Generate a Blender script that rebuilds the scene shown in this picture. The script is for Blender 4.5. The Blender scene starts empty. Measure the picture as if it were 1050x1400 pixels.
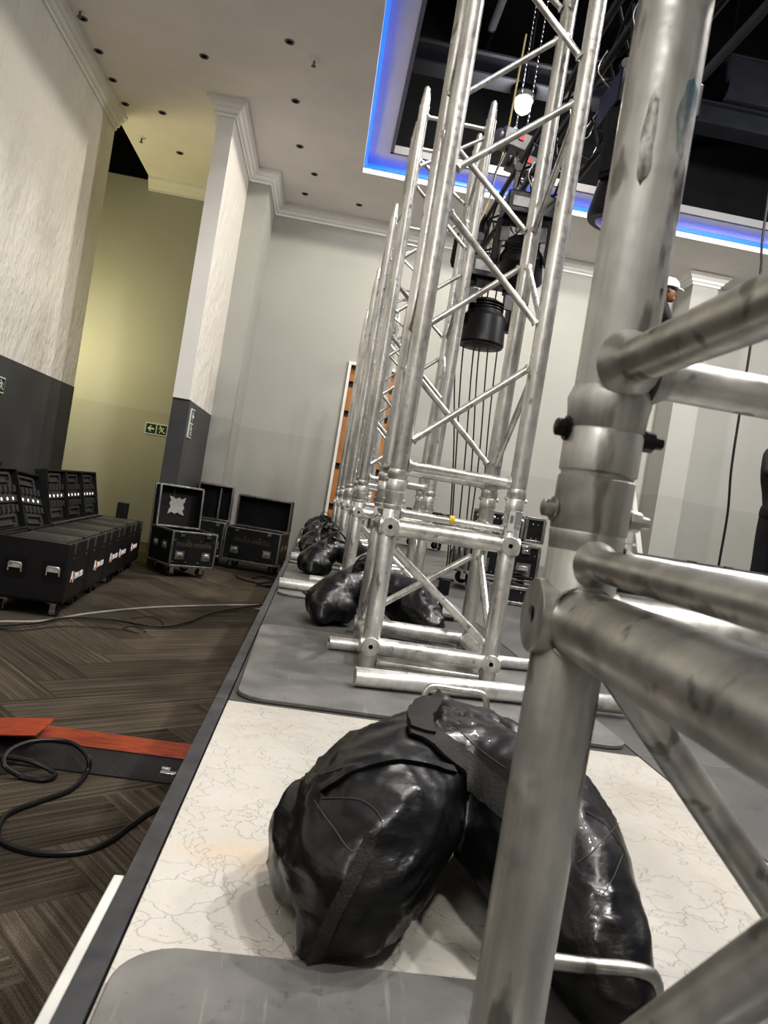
import bpy, bmesh, math, random
from mathutils import Vector, Matrix, noise
from mathutils.bvhtree import BVHTree
R = math.radians
random.seed(7)
C = bpy.context.scene.collection
# ------------------------------------------------------------------ camera
F = 1030.0; CX, CY = 525.0, 700.0; VPX, VPY = 436.0, 675.0; CAMZ = 0.465
yd = Vector(((VPX-CX)/F, (VPY-CY)/F, 1.0)).normalized()
up0 = Vector((0.163, -1.0, 0.0)).normalized()
zd = (up0 - up0.dot(yd)*yd).normalized()
xd = yd.cross(zd) * 1.0
# image frame: x right, y down, z forward (right-handed). world X = Y x Z
def cam2world(v): return Vector((v.dot(xd), v.dot(yd), v.dot(zd)))
M = Matrix((cam2world(Vector((1,0,0))), cam2world(Vector((0,-1,0))), cam2world(Vector((0,0,-1))))).transposed()
CAM = Vector((0,0,CAMZ))
def ray(px, py): return cam2world(Vector(((px-CX)/F, (py-CY)/F, 1.0)))
def on_z(px, py, z):
    d = ray(px,py); return CAM + d*((z-CAMZ)/d.z)
def on_y(px, py, Y):
    d = ray(px,py); return CAM + d*(Y/d.y)
def on_x(px, py, X):
    d = ray(px,py); return CAM + d*(X/d.x)
cam = bpy.data.cameras.new('camera'); camo = bpy.data.objects.new('camera', cam); C.objects.link(camo)
camo.matrix_world = Matrix.Translation(CAM) @ M.to_4x4()
cam.sensor_fit = 'HORIZONTAL'; cam.sensor_width = 36; cam.lens = 36*F/1050; cam.clip_start = 0.01; cam.clip_end = 100
cam.dof.use_dof = True; cam.dof.focus_distance = 2.3; cam.dof.aperture_fstop = 22
bpy.context.scene.camera = camo
# ------------------------------------------------------------------ materials
def mat(name, col=(.5,.5,.5), rough=.5, metal=0.0, spec=.5, emis=None, es=0.0, coat=0.0):
    m = bpy.data.materials.new(name); m.use_nodes = True
    b = m.node_tree.nodes['Principled BSDF']
    b.inputs['Base Color'].default_value = (*col,1); b.inputs['Roughness'].default_value = rough
    b.inputs['Metallic'].default_value = metal; b.inputs['Specular IOR Level'].default_value = spec
    b.inputs['Coat Weight'].default_value = coat
    if emis: b.inputs['Emission Color'].default_value = (*emis,1); b.inputs['Emission Strength'].default_value = es
    return m
class NT:
    def __init__(s, m): s.m=m; s.t=m.node_tree; s.b=s.t.nodes['Principled BSDF']
    def n(s, typ, **kw):
        nd = s.t.nodes.new(typ)
        for k,v in kw.items():
            if k.startswith('i_'): nd.inputs[k[2:].replace('_',' ')].default_value = v
            else: setattr(nd,k,v)
        return nd
    def l(s, a, b): s.t.links.new(a,b)
    def coord(s, scale=(1,1,1), rot=(0,0,0), kind='Object'):
        tc = s.n('ShaderNodeTexCoord'); mp = s.n('ShaderNodeMapping')
        mp.inputs['Scale'].default_value = scale; mp.inputs['Rotation'].default_value = rot
        s.l(tc.outputs[kind], mp.inputs['Vector']); return mp.outputs['Vector']
    def noise(s, vec, scale, detail=4, rough=.55):
        nd = s.n('ShaderNodeTexNoise'); nd.inputs['Scale'].default_value=scale; nd.inputs['Detail'].default_value=detail
        nd.inputs['Roughness'].default_value=rough; s.l(vec, nd.inputs['Vector']); return nd.outputs['Fac']
    def ramp(s, fac, stops):
        r = s.n('ShaderNodeValToRGB'); e = r.color_ramp.elements
        while len(e) < len(stops): e.new(.5)
        for i,(p,c) in enumerate(stops): e[i].position=p; e[i].color=(*c,1)
        s.l(fac, r.inputs['Fac']); return r.outputs['Color']
    def mix(s, fac, a, b, mode='MIX'):
        x = s.n('ShaderNodeMix', data_type='RGBA', blend_type=mode)
        if isinstance(fac,(int,float)): x.inputs[0].default_value=fac
        else: s.l(fac, x.inputs[0])
        for i,v in ((6,a),(7,b)):
            if isinstance(v,tuple): x.inputs[i].default_value=(*v,1)
            else: s.l(v, x.inputs[i])
        return x.outputs[2]
    def math(s, op, a, b=0.0):
        x = s.n('ShaderNodeMath', operation=op)
        for i,v in ((0,a),(1,b)):
            if isinstance(v,(int,float)): x.inputs[i].default_value=v
            else: s.l(v, x.inputs[i])
        return x.outputs[0]
    def bump(s, h, strength=.3, dist=.01):
        b = s.n('ShaderNodeBump'); b.inputs['Strength'].default_value=strength; b.inputs['Distance'].default_value=dist
        s.l(h, b.inputs['Height']); s.l(b.outputs['Normal'], s.b.inputs['Normal'])
    def col(s, c): s.l(c, s.b.inputs['Base Color'])
    def rough(s, c): s.l(c, s.b.inputs['Roughness'])
def g(v): return (v,v,v)
def mk_alu(name, c=.62, metal=.88, lo=.24, hi=.5, spots=(), iso=False):
    zs=(lambda z: 1.0 if iso else z)
    m = mat(name, (c,c,c*.98), .4, metal); t = NT(m)
    v = t.coord((1,1,zs(.22))); n1 = t.noise(v, 22, 5); n2 = t.noise(t.coord(), 60, 3)
    n3 = t.noise(t.coord((1,1,zs(.35))), 38, 3, .4)
    base = t.ramp(n1, [(.3,(c*.66,c*.655,c*.63)),(.5,(c,c,c*.985)),(.75,(c*1.18,c*1.17,c*1.14))])
    dk=.33 if 'worn' in name else .28; dark = t.ramp(n3, [(dk,(1,1,1)),(dk+.05,(0,0,0))])
    base = t.mix(t.math('MULTIPLY',dark,.65), base, (c*.25,c*.24,c*.21))
    stk = t.ramp(t.noise(t.coord((1,1,zs(.05))), 55 if not iso else 14, 4, .6), [(.35,g(.72)),(.65,g(1.12))]); base = t.mix(.8, base, stk, 'MULTIPLY')
    blo = t.ramp(t.noise(t.coord((1,1,zs(.5))), 9, 5, .65), [(.3,(.62,.60,.55)),(.6,(1,1,1))]); base = t.mix(.75, base, blo, 'MULTIPLY')
    for (p, rad, colr, amt) in spots:
        tc = t.n('ShaderNodeTexCoord'); d = t.n('ShaderNodeVectorMath', operation='DISTANCE')
        t.l(tc.outputs['Object'], d.inputs[0]); d.inputs[1].default_value = p
        mp = t.math('ADD', t.math('DIVIDE', d.outputs['Value'], rad), t.math('MULTIPLY', n2, .9))
        f = t.ramp(mp, [(.95,(amt,amt,amt)),(1.35 if False else 1.0,(0,0,0))])
        base = t.mix(f, base, colr)
    t.col(base); t.rough(t.ramp(n2, [(.3,g(lo)),(.7,g(hi))])); t.bump(n2, .12, .002); return m
ALU = mk_alu('aluminium', .84, .8, .26, .46)
ALU_NEAR = mk_alu('aluminium_worn', .66, .78, .36, .58)
ALU_BRIGHT = mk_alu('aluminium_bright', .95, .7, .28, .45, iso=True)
ALUH = mk_alu('aluminium_rails', .88, .8, .26, .46, iso=True)
ALUH_NEAR = mk_alu('aluminium_worn_rails', .7, .8, .28, .5, iso=True)
STEEL = mk_alu('galvanised_steel', .55, .9, .3, .5)
def mk_plain(name, col, rough, var=.12, scale=8, bump=.0, bscale=80, metal=0, spec=.5, coat=0, bdist=.003):
    m = mat(name, col, rough, metal, spec, coat=coat); t = NT(m); v = t.coord()
    n = t.noise(v, scale, 5)
    t.col(t.ramp(n, [(.3,tuple(c*(1-var) for c in col)),(.7,tuple(min(1,c*(1+var)) for c in col))]))
    if bump: t.bump(t.noise(v, bscale, 3), bump, bdist)
    return m
WALLG = mat('wall_paint', (.4,.39,.37), .75); t = NT(WALLG)
tc = t.n('ShaderNodeTexCoord'); sp = t.n('ShaderNodeSeparateXYZ'); t.l(tc.outputs['Object'], sp.inputs[0])
zf = t.math('GREATER_THAN', sp.outputs['Z'], 1.215)
nn = t.noise(t.coord(), 1.2, 4)
t.col(t.mix(zf, t.ramp(nn,[(.3,(.345,.345,.32)),(.7,(.375,.375,.35))]), t.ramp(nn,[(.3,(.385,.385,.36)),(.7,(.415,.415,.39))])))
t.bump(t.noise(t.coord(), 90, 3), .1, .002)
PANEL = mat('textured_white_panel', (.72,.7,.65), .6); t = NT(PANEL)
v = t.coord((1,1,.55)); vr = t.n('ShaderNodeTexVoronoi', feature='SMOOTH_F1'); vr.inputs['Scale'].default_value=9
nz = t.n('ShaderNodeTexNoise'); nz.inputs['Scale'].default_value=4; t.l(v,nz.inputs['Vector'])
t.l(t.mix(.12, v, nz.outputs['Color']), vr.inputs['Vector'])
t.bump(t.math('ADD', vr.outputs['Distance'], t.math('MULTIPLY',t.noise(v, 20, 3),1.2)), .75, .03)
DADO = mk_plain('dark_grey_dado', (.065,.066,.072), .55, .12, 3, .06, 60)
CEIL = mk_plain('ceiling_paint', (.84,.80,.78), .8, .04, 2, .04, 60)
CORN = mk_plain('white_plaster', (.8,.79,.77), .6, .03, 3)
VOID = mk_plain('void_black', (.006,.0062,.0075), .85, .2, 3)
BEAM = mk_plain('void_beam', (.009,.010,.013), .6, .2, 3)
for m_ in (VOID,BEAM): m_.node_tree.nodes['Principled BSDF'].inputs['Specular IOR Level'].default_value=.08; m_.node_tree.nodes['Principled BSDF'].inputs['Roughness'].default_value=.9
BLUE = mat('blue_led', (0,.05,.4), .5, emis=(.01,.11,1.0), es=1.5)
BOARD = mat('white_board', (.75,.73,.68), .55); t = NT(BOARD)
v = t.coord(); n1=t.noise(v,2.6,6,.6); n2=t.noise(v,26,5,.65); n3=t.noise(v,9,4)
wv=t.n('ShaderNodeTexVoronoi', feature='DISTANCE_TO_EDGE'); wv.inputs['Scale'].default_value=9
nzz=t.n('ShaderNodeTexNoise'); nzz.inputs['Scale'].default_value=6; nzz.inputs['Detail'].default_value=5; t.l(v,nzz.inputs['Vector']); t.l(t.mix(.7,v,nzz.outputs['Color']), wv.inputs['Vector'])
c = t.ramp(n1,[(.3,(.40,.375,.325)),(.5,(.51,.49,.45)),(.75,(.57,.555,.52))])
scr = t.ramp(wv.outputs['Distance'],[(.0,(.8,.77,.71)),(.012,(1,1,1))])
c = t.mix(t.ramp(n3,[(.5,(0,0,0)),(.6,(.8,.8,.8))]), c, t.mix(1.0,c,scr,'MULTIPLY'))
speck = t.ramp(t.noise(v,170,3,.7),[(.31,(1,1,1)),(.36,(0,0,0))])
mask = t.ramp(t.noise(v,4,3),[(.5,(0,0,0)),(.62,(.8,.8,.8))])
c = t.mix(t.math('MULTIPLY',speck,mask), c, (.25,.22,.19))
stain = t.ramp(t.noise(v,3.3,4,.7),[(.6,(0,0,0)),(.74,(.55,.55,.55))])
c = t.mix(stain, c, (.55,.42,.28)); t.col(c); t.bump(t.math('ADD',t.math('ADD',n2,t.math('MULTIPLY',n3,1.0)),t.math('MULTIPLY',t.ramp(wv.outputs['Distance'],[(0,(0,0,0)),(.03,(1,1,1))]),.6)), .5, .006)
def mk_plate(name, lo, hi):
    m = mat(name, (.2,.2,.19), .5); t = NT(m); v = t.coord(); n1=t.noise(v,4,6,.6); n2=t.noise(v,40,5,.7)
    w = t.noise(t.coord((14,1.2,1)), 5, 5, .7)
    c = t.ramp(n1,[(.3,g(lo)),(.7,(hi,hi*.98,hi*.93))])
    c = t.mix(t.ramp(w,[(.6,(0,0,0)),(.72,(.35,.35,.35))]), c, (hi*1.6,hi*1.58,hi*1.5))
    c = t.mix(t.ramp(n2,[(.3,(.6,.6,.6)),(.4,(0,0,0))]), c, g(lo*.5)); t.col(c)
    t.rough(t.ramp(n1,[(.3,g(.38)),(.7,g(.6))])); t.bump(n2,.12,.002); return m
PLATE = mk_plate('worn_grey_steel_plate', .10, .25)
DECK = mk_plate('grey_stage_deck', .055, .085)
DECKD = mk_plate('grey_stage_deck_right', .1, .14)
DTRIM = mk_plain('dark_edge_trim', (.055,.055,.06), .5, .35, 18, .1, 120)
WTRIM = mk_plain('white_edge_trim', (.6,.6,.57), .6, .1, 10)
CASE = mk_plain('black_case_laminate', (.012,.012,.014), .42, .2, 12, .05, 150)
CASEI = mk_plain('black_case_lining', (.006,.006,.007), .85, .2, 20)
FOAM = mk_plain('dark_foam', (.035,.034,.033), .8, .25, 30, .2, 200)
CEDGE = mk_alu('case_edge_aluminium', .42, .85, .3, .5)
CHROME = mat('chrome', (.75,.76,.78), .18, 1.0)
RUBBER = mk_plain('black_rubber', (.014,.014,.014), .55, .2, 20, .05, 90)
RAMPB = mat('black_ramp_rubber', (.03,.03,.032), .5); t = NT(RAMPB)
ck = t.n('ShaderNodeTexBrick'); ck.inputs['Scale'].default_value=1; ck.inputs['Brick Width'].default_value=.06; ck.inputs['Row Height'].default_value=.02; ck.inputs['Mortar Size'].default_value=.004
t.l(t.coord(rot=(0,0,R(45))), ck.inputs['Vector']); t.bump(t.math('SUBTRACT',1.0,ck.outputs['Fac']), .6, .004)
ORANGE = mat('orange_plastic', (.55,.07,.02), .5); t = NT(ORANGE)
v=t.coord((2,14,1)); n=t.noise(v,6,5,.65); t.col(t.ramp(n,[(.32,(.06,.018,.01)),(.46,(.34,.055,.02)),(.7,(.5,.09,.03))])); t.bump(n,.4,.004)
VINYL = mat('black_vinyl', (.006,.006,.007), .3, spec=.55, coat=.12); t = NT(VINYL)
v=t.coord(); n1=t.noise(v,13,3,.5); n2=t.noise(v,320,2); nw=t.noise(t.coord((1,1,2.4)),28,3,.5)
t.rough(t.ramp(n1,[(.3,g(.24)),(.7,g(.46))]))
t.bump(t.math('ADD',t.math('ADD',t.math('MULTIPLY',n1,.5),t.math('MULTIPLY',nw,.45)),t.math('MULTIPLY',n2,.02)), .32, .012)
WEB = mk_plain('black_webbing', (.022,.021,.02), .75, .2, 30, .5, 260)
THREAD = mk_plain('tan_thread', (.10,.09,.07), .8)
CABLE = mk_plain('black_cable_rubber', (.012,.012,.013), .4, .1, 20)
CABLEG = mk_plain('grey_cable', (.33,.31,.27), .55, .1, 20)
YELLOW = mat('yellow_tape', (.75,.6,.08), .5)
STICK = mk_plain('white_sticker', (.62,.63,.64), .5, .1, 40)
GREEN = mat('sign_green', (.01,.035,.02), .4); SIGNW = mat('sign_white', (.62,.68,.6), .5, emis=(.6,.7,.6), es=.05)
WHITE = mat('white_lettering', (.85,.85,.85), .5, emis=(1,1,1), es=.15); LORG = mat('orange_lettering', (.8,.25,.03), .5, emis=(1,.3,.03), es=.1)
GLETT = mat('faded_brown_lettering', (.07,.06,.04), .6)
LEDW = mat('white_indicator', (.9,.9,.85), .5, emis=(1,1,.95), es=.7)
CARD = mk_plain('orange_timber', (.44,.19,.055), .6, .15, 3, .05, 40)
TDARK = mk_plain('dark_timber', (.06,.028,.012), .7, .2, 6)
WDOOR = mk_plain('white_door_frame', (.8,.79,.76), .5, .04, 4)
SKIN = mk_plain('skin', (.12,.055,.032), .5, .1, 12); TEE = mk_plain('black_cotton', (.008,.008,.009), .9, .2, 30, .1, 120)
JEAN = mk_plain('dark_trousers', (.007,.007,.009), .85, .2, 30); HAIR = mk_plain('black_hair', (.01,.008,.007), .8)
HELM = mk_plain('white_hard_hat', (.72,.72,.68), .3, .05, 10, coat=.3); BOOT = mk_plain('black_boot', (.015,.013,.012), .5)
EYEW = mat('eye_white', (.7,.68,.65), .3); LIP = mat('lips', (.12,.045,.035), .5)
PURP = mat('purple_reflection_lens', (.12,.06,.6), .1, .3, coat=1, emis=(.2,.12,.9), es=.12)  # purple reflection put into the lens colour, with a faint added glow
LAMP = mat('lamp_glow', (1,1,1), .5, emis=(1,.93,.8), es=110)
BLKM = mk_plain('black_metal', (.014,.014,.016), .38, .2, 20, metal=.3)
GREYM = mk_plain('grey_metal', (.14,.14,.145), .4, .15, 20, metal=.5)
LADD = mk_plain('white_ladder', (.72,.72,.7), .45, .05, 10)
# ------------------------------------------------------------------ mesh helpers
def rotZ(a): return Matrix.Rotation(a,3,'Z')
class MB:
    def __init__(s): s.bm = bmesh.new()
    def box(s, c, d, rot=None, taper=None):
        vs=[]
        for x,y,z in ((-1,-1,-1),(1,-1,-1),(1,1,-1),(-1,1,-1),(-1,-1,1),(1,-1,1),(1,1,1),(-1,1,1)):
            k = taper if (taper and z>0) else 1
            p = Vector((x*d[0]/2*k,y*d[1]/2*k,z*d[2]/2))
            if rot: p = rot @ p
            vs.append(s.bm.verts.new(p+Vector(c)))
        for f in ((3,2,1,0),(4,5,6,7),(0,1,5,4),(1,2,6,5),(2,3,7,6),(3,0,4,7)): s.bm.faces.new([vs[i] for i in f])
        return s
    def lathe(s, p0, axis, prof, seg=20, caps=True):
        """prof: (distance along axis, radius)"""
        p0=Vector(p0); a=Vector(axis).normalized(); u=a.orthogonal().normalized(); w=a.cross(u); rings=[]
        for h,r in prof:
            rings.append([s.bm.verts.new(p0+a*h+(u*math.cos(2*math.pi*i/seg)+w*math.sin(2*math.pi*i/seg))*max(r,1e-5)) for i in range(seg)])
        for A,B in zip(rings,rings[1:]):
            for i in range(seg):
                j=(i+1)%seg; s.bm.faces.new((A[i],A[j],B[j],B[i]))
        if caps: s.bm.faces.new(rings[0][::-1]); s.bm.faces.new(rings[-1])
        return s
    def tube(s, a, b, r, seg=16, r2=None, flare=0):
        a=Vector(a); b=Vector(b); L=(b-a).length; r2=r if r2 is None else r2
        if flare: return s.lathe(a, b-a, [(0,r*(1+flare)),(r*.35,r*(1+flare*.7)),(r*.8,r*(1+flare*.15)),(r*1.0,r),(L-r,r2),(L-r*.8,r2*(1+flare*.15)),(L-r*.35,r2*(1+flare*.7)),(L,r2*(1+flare))], seg)
        return s.lathe(a, b-a, [(0,r),(L,r2)], seg)
    def pipe(s, a, b, r, wall=.004, seg=28):
        a=Vector(a); b=Vector(b); L=(b-a).length; ri=r-wall
        s.lathe(a, b-a, [(0.2*L,ri*.99),(0,ri),(0,r-.0008),(.001,r),(L-.001,r),(L,r-.0008),(L,ri),(.8*L,ri*.99)], seg, caps=False)
        return s
    def path(s, pts, r, seg=8, closed=False):
        pts=[Vector(p) for p in pts]; n=len(pts); rings=[]; prev=None
        for i,p in enumerate(pts):
            t=(pts[min(i+1,n-1)]-pts[max(i-1,0)]).normalized()
            if prev is None: u=t.orthogonal().normalized()
            else: u=(prev-t*prev.dot(t)); u=u.normalized() if u.length>1e-6 else t.orthogonal().normalized()
            prev=u; w=t.cross(u)
            rr = r[i] if isinstance(r,(list,tuple)) else r
            rings.append([s.bm.verts.new(p+(u*math.cos(2*math.pi*k/seg)+w*math.sin(2*math.pi*k/seg))*rr) for k in range(seg)])
        for A,B in zip(rings,rings[1:]):
            for k in range(seg): j=(k+1)%seg; s.bm.faces.new((A[k],A[j],B[j],B[k]))
        s.bm.faces.new(rings[0][::-1]); s.bm.faces.new(rings[-1]); return s
    def prism(s, poly, z0, z1, M3=None, off=(0,0,0)):
        M3 = M3 or Matrix.Identity(3); off=Vector(off)
        lo=[s.bm.verts.new(M3@Vector((x,y,z0))+off) for x,y in poly]; hi=[s.bm.verts.new(M3@Vector((x,y,z1))+off) for x,y in poly]
        n=len(poly); s.bm.faces.new(lo[::-1]); s.bm.faces.new(hi)
        for i in range(n): j=(i+1)%n; s.bm.faces.new((lo[i],lo[j],hi[j],hi[i]))
        return s
    def ball(s, c, r, seg=16, sc=(1,1,1)):
        m = Matrix.Translation(Vector(c)) @ Matrix.Diagonal((r*sc[0],r*sc[1],r*sc[2],1))
        bmesh.ops.create_uvsphere(s.bm, u_segments=seg, v_segments=max(6,seg//2+2), radius=1, matrix=m); return s
    def build(s, name, m, parent=None, origin=None, smooth=40, bevel=0, seg=2):
        if origin is not None: bmesh.ops.translate(s.bm, verts=s.bm.verts, vec=-Vector(origin))
        bmesh.ops.recalc_face_normals(s.bm, faces=s.bm.faces)
        me = bpy.data.meshes.new(name); s.bm.to_mesh(me); s.bm.free()
        me.materials.append(m)
        if smooth: me.shade_smooth(); me.set_sharp_from_angle(angle=R(smooth))
        o = bpy.data.objects.new(name, me); C.objects.link(o)
        if parent: o.parent = parent
        elif origin is not None: o.location = origin
        if bevel:
            b=o.modifiers.new('bevel','BEVEL'); b.width=bevel; b.segments=seg; b.limit_method='ANGLE'; b.angle_limit=R(50)
        return o
def tag(o, label=None, cat=None, group=None, kind=None):
    if label: o['label']=label
    if cat: o['category']=cat
    if group: o['group']=group
    if kind: o['kind']=kind
    return o
def thing(name, label, cat, loc=(0,0,0), rz=0, group=None):
    o=bpy.data.objects.new(name,None); C.objects.link(o); o.location=loc; o.rotation_euler=(0,0,rz); o.empty_display_size=.1
    return tag(o,label,cat,group)
def copy_tree(o, parent=None):
    c=o.copy(); C.objects.link(c)
    if parent: c.parent=parent
    for ch in [k for k in bpy.data.objects if k.parent==o]: copy_tree(ch,c)
    return c
def struct(mb, name, m, **kw): return tag(mb.build(name,m,**kw), kind='structure')
def curve_pts(ctrl, n=12):
    P=[Vector(p) for p in ctrl]; out=[]
    for i in range(len(P)-1):
        p0=P[max(i-1,0)];p1=P[i];p2=P[i+1];p3=P[min(i+2,len(P)-1)]
        for k in range(n):
            t=k/n; out.append(.5*((2*p1)+(-p0+p2)*t+(2*p0-5*p1+4*p2-p3)*t*t+(-p0+3*p1-3*p2+p3)*t**3))
    out.append(P[-1]); return out
def text_mesh(body, size, m, name, parent, M4, extrude=.0008, align='LEFT'):
    cu=bpy.data.curves.new('t','FONT'); cu.body=body; cu.size=size; cu.extrude=extrude; cu.align_x=align; cu.offset=size*.012
    o=bpy.data.objects.new('t',cu); C.objects.link(o); dg=bpy.context.evaluated_depsgraph_get(); dg.update()
    me=bpy.data.meshes.new_from_object(o.evaluated_get(dg)); bpy.data.objects.remove(o); me.transform(M4)
    me.materials.clear(); me.materials.append(m); ob=bpy.data.objects.new(name,me); C.objects.link(ob); ob.parent=parent; return ob
# ================================================================== SETTING
CARP=-.585; CZ=4.325; BW=10.6; LW=-2.943; RW=8.2; FW=-3.5
# carpet: herringbone of striped carpet planks
CARPET=mat('herringbone_carpet',(.1,.09,.08),.95,spec=.1); t=NT(CARPET)
uv=t.n('ShaderNodeUVMap'); at=t.n('ShaderNodeAttribute'); at.attribute_name='tone'
mp=t.n('ShaderNodeMapping'); mp.inputs['Scale'].default_value=(.35,30,1); t.l(uv.outputs['UV'],mp.inputs['Vector'])
ns=t.n('ShaderNodeTexNoise'); ns.inputs['Scale'].default_value=2.2; ns.inputs['Detail'].default_value=5; ns.inputs['Roughness'].default_value=.75; t.l(mp.outputs['Vector'],ns.inputs['Vector'])
st=t.ramp(ns.outputs['Fac'],[(.3,(.03,.025,.019)),(.48,(.095,.08,.062)),(.62,(.16,.138,.11)),(.75,(.32,.28,.22))])
fib=t.noise(t.coord(),220,3,.7)
st=t.mix(1.0,st,t.ramp(fib,[(.3,g(.55)),(.7,g(1.25))]),'MULTIPLY')
t.col(t.mix(1.0,st,at.outputs['Color'],'MULTIPLY')); t.bump(fib,.5,.006)
bm=bmesh.new(); w=.25; ca,sa=math.cos(R(40)),math.sin(R(40)); uvl=bm.loops.layers.uv.new('UVMap'); cl=bm.loops.layers.float_color.new('tone')
def plank(x0,y0,x1,y1,vert):
    pts=[(x0,y0),(x1,y0),(x1,y1),(x0,y1)]; wp=[(x*ca-y*sa-1.0,x*sa+y*ca+3.0) for x,y in pts]
    if max(p[0] for p in wp)<-5.4 or min(p[0] for p in wp)>RW or max(p[1] for p in wp)<FW or min(p[1] for p in wp)>BW: return
    f=bm.faces.new([bm.verts.new((a,b,0)) for a,b in wp]); k=random.uniform(.68,1.25); ro=random.random()*50; rv=random.random()*20
    loc=[(0,0),(1,0),(1,.25),(0,.25)] if not vert else [(0,0),(0,.25),(1,.25),(1,0)]
    for lp,(a,b) in zip(f.loops,loc): lp[uvl].uv=(a+ro,b+rv); lp[cl]=(k,k,k*.98,1)
for x in range(-50,60):
    for y in range(-50,60):
        k=(x-y)%8
        if k==0: plank(x*w,y*w,(x+4)*w,(y+1)*w,False)
        if k==7: plank(x*w,y*w,(x+1)*w,(y+4)*w,True)
for co,no in (((-5.4,0,0),(-1,0,0)),((RW,0,0),(1,0,0)),((0,FW,0),(0,-1,0)),((0,BW,0),(0,1,0))):
    bmesh.ops.bisect_plane(bm,geom=bm.verts[:]+bm.edges[:]+bm.faces[:],plane_co=co,plane_no=no,clear_outer=True)
bmesh.ops.recalc_face_normals(bm,faces=bm.faces)
me=bpy.data.meshes.new('floor'); bm.to_mesh(me); bm.free(); me.materials.append(CARPET)
if me.polygons[0].normal.z<0: me.flip_normals()
fl=bpy.data.objects.new('floor',me); C.objects.link(fl); fl.location=(0,0,CARP); tag(fl,kind='structure')
def wallbox(name,x0,x1,y0,y1,z0,z1,m,**kw): return struct(MB().box(((x0+x1)/2,(y0+y1)/2,(z0+z1)/2),(x1-x0,y1-y0,z1-z0)),name,m,smooth=0,**kw)
DZ=1.215
# back wall with the timber-lined doorway opening
dl,dr,dt=.12,1.0,2.36
b=MB(); b.box(((-5.4+dl)/2,BW+.1,(CARP+CZ+.6)/2),(5.4+dl,.2,CZ+.6-CARP)); b.box(((RW+dr)/2,BW+.1,(CARP+CZ+.6)/2),(RW-dr,.2,CZ+.6-CARP)); b.box(((dl+dr)/2,BW+.1,(dt+CZ+.6)/2),(dr-dl,.2,CZ+.6-dt))
struct(b,'wall_back',WALLG,smooth=0)
d=thing('door_1',None,None,(dl,BW,CARP)); tag(d,kind='structure')
H=dt-CARP; W=dr-dl
MB().box((.02,-.01,H/2),(.04,.06,H)).box((W-.02,-.01,H/2),(.04,.06,H)).box((W/2,-.01,H-.02),(W-.081,.06,.04)).build('door_frame',WDOOR,d)
b=MB(); hs=[0,.42,.87,1.45,2.2,2.62,H-.05]
for a,c in zip(hs,hs[1:]): b.box((W/2,.12,(a+c)/2+.03),(W-.09,.04,(c-a)-.09))
b.build('timber_boards',CARD,d); MB().box((W/2,.17,H/2-.03),(W-.08,.02,H-.06)).build('timber_backing',TDARK,d)
wallbox('wall_left',LW-.15,LW,FW,8.9,DZ,CZ,PANEL); wallbox('wall_left_lower',LW-.15,LW+.006,FW,8.9,CARP,DZ-.0,DADO)
wallbox('wall_left_recess',-5.4,-5.3,8.0,BW,CARP,CZ+.6,WALLG)
wallbox('wall_recess_return',-5.3,LW-.15,8.0,8.1,CARP,CZ+.6,WALLG)
wallbox('wall_right',RW,RW+.15,FW,BW,CARP,CZ,WALLG); wallbox('wall_front',LW,RW,FW-.15,FW,CARP,CZ,WALLG)
# projecting fin wall and pilaster left of the doorway, pillar on the right
fx0,fx1=-1.655,-1.485
wallbox('wall_fin',fx0,fx1,8.06,9.6,DZ,CZ,PANEL); wallbox('wall_fin_lower',fx0-.004,fx1+.004,8.055,9.6,CARP,DZ,DADO)
wallbox('trim_1',fx0-.003,fx1-.0,8.03,8.06,DZ,CZ,CORN)
wallbox('wall_pilaster_left',fx0,-1.22,9.6,BW,CARP,CZ,WALLG)
wallbox('wall_pillar_right',4.63,5.0,10.1,BW,CARP,CZ,WALLG)
wallbox('wall_pillar_far_right',6.6,7.1,10.1,BW,CARP,CZ,WALLG)
# cornices (stepped moulding)
def cornice(name, path, side):
    """path: xy polyline, side: +1 moulding grows to the left of travel"""
    prof=[(0,-.16),(.02,-.16),(.02,-.13),(.045,-.12),(.06,-.085),(.075,-.08),(.095,-.045),(.12,-.035),(.12,-.0),(0,0)]
    b=MB(); P=[Vector((x,y,0)) for x,y in path]; n=len(P); rings=[]
    for i in range(n):
        ns=[]
        if i>0: t_=(P[i]-P[i-1]).normalized(); ns.append(Vector((-t_.y,t_.x,0))*side)
        if i<n-1: t_=(P[i+1]-P[i]).normalized(); ns.append(Vector((-t_.y,t_.x,0))*side)
        nn_=ns[0] if len(ns)==1 else (ns[0]+ns[1])/(1+ns[0].dot(ns[1]))
        rings.append([b.bm.verts.new(P[i]+nn_*u+Vector((0,0,CZ+v_))) for u,v_ in prof])
    for A,B in zip(rings,rings[1:]):
        for k in range(len(prof)): j=(k+1)%len(prof); b.bm.faces.new((A[k],A[j],B[j],B[k]))
    b.bm.faces.new(rings[0][::-1]); b.bm.faces.new(rings[-1]); return struct(b,name,CORN,smooth=25)
cornice('trim_2',[(LW,FW),(LW,8.9)],-1)
cornice('trim_3',[(LW+.0,BW),(fx0,BW)],-1)
cornice('trim_4',[(fx0,9.6),(fx0,8.03),(fx1,8.03),(fx1,9.6),(-1.22,9.6),(-1.22,BW),(4.63,BW),(4.63,10.1),(5.0,10.1),(5.0,BW),(6.6,BW),(6.6,10.1),(7.1,10.1),(7.1,BW),(RW,BW),(RW,FW)],-1)
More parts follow.
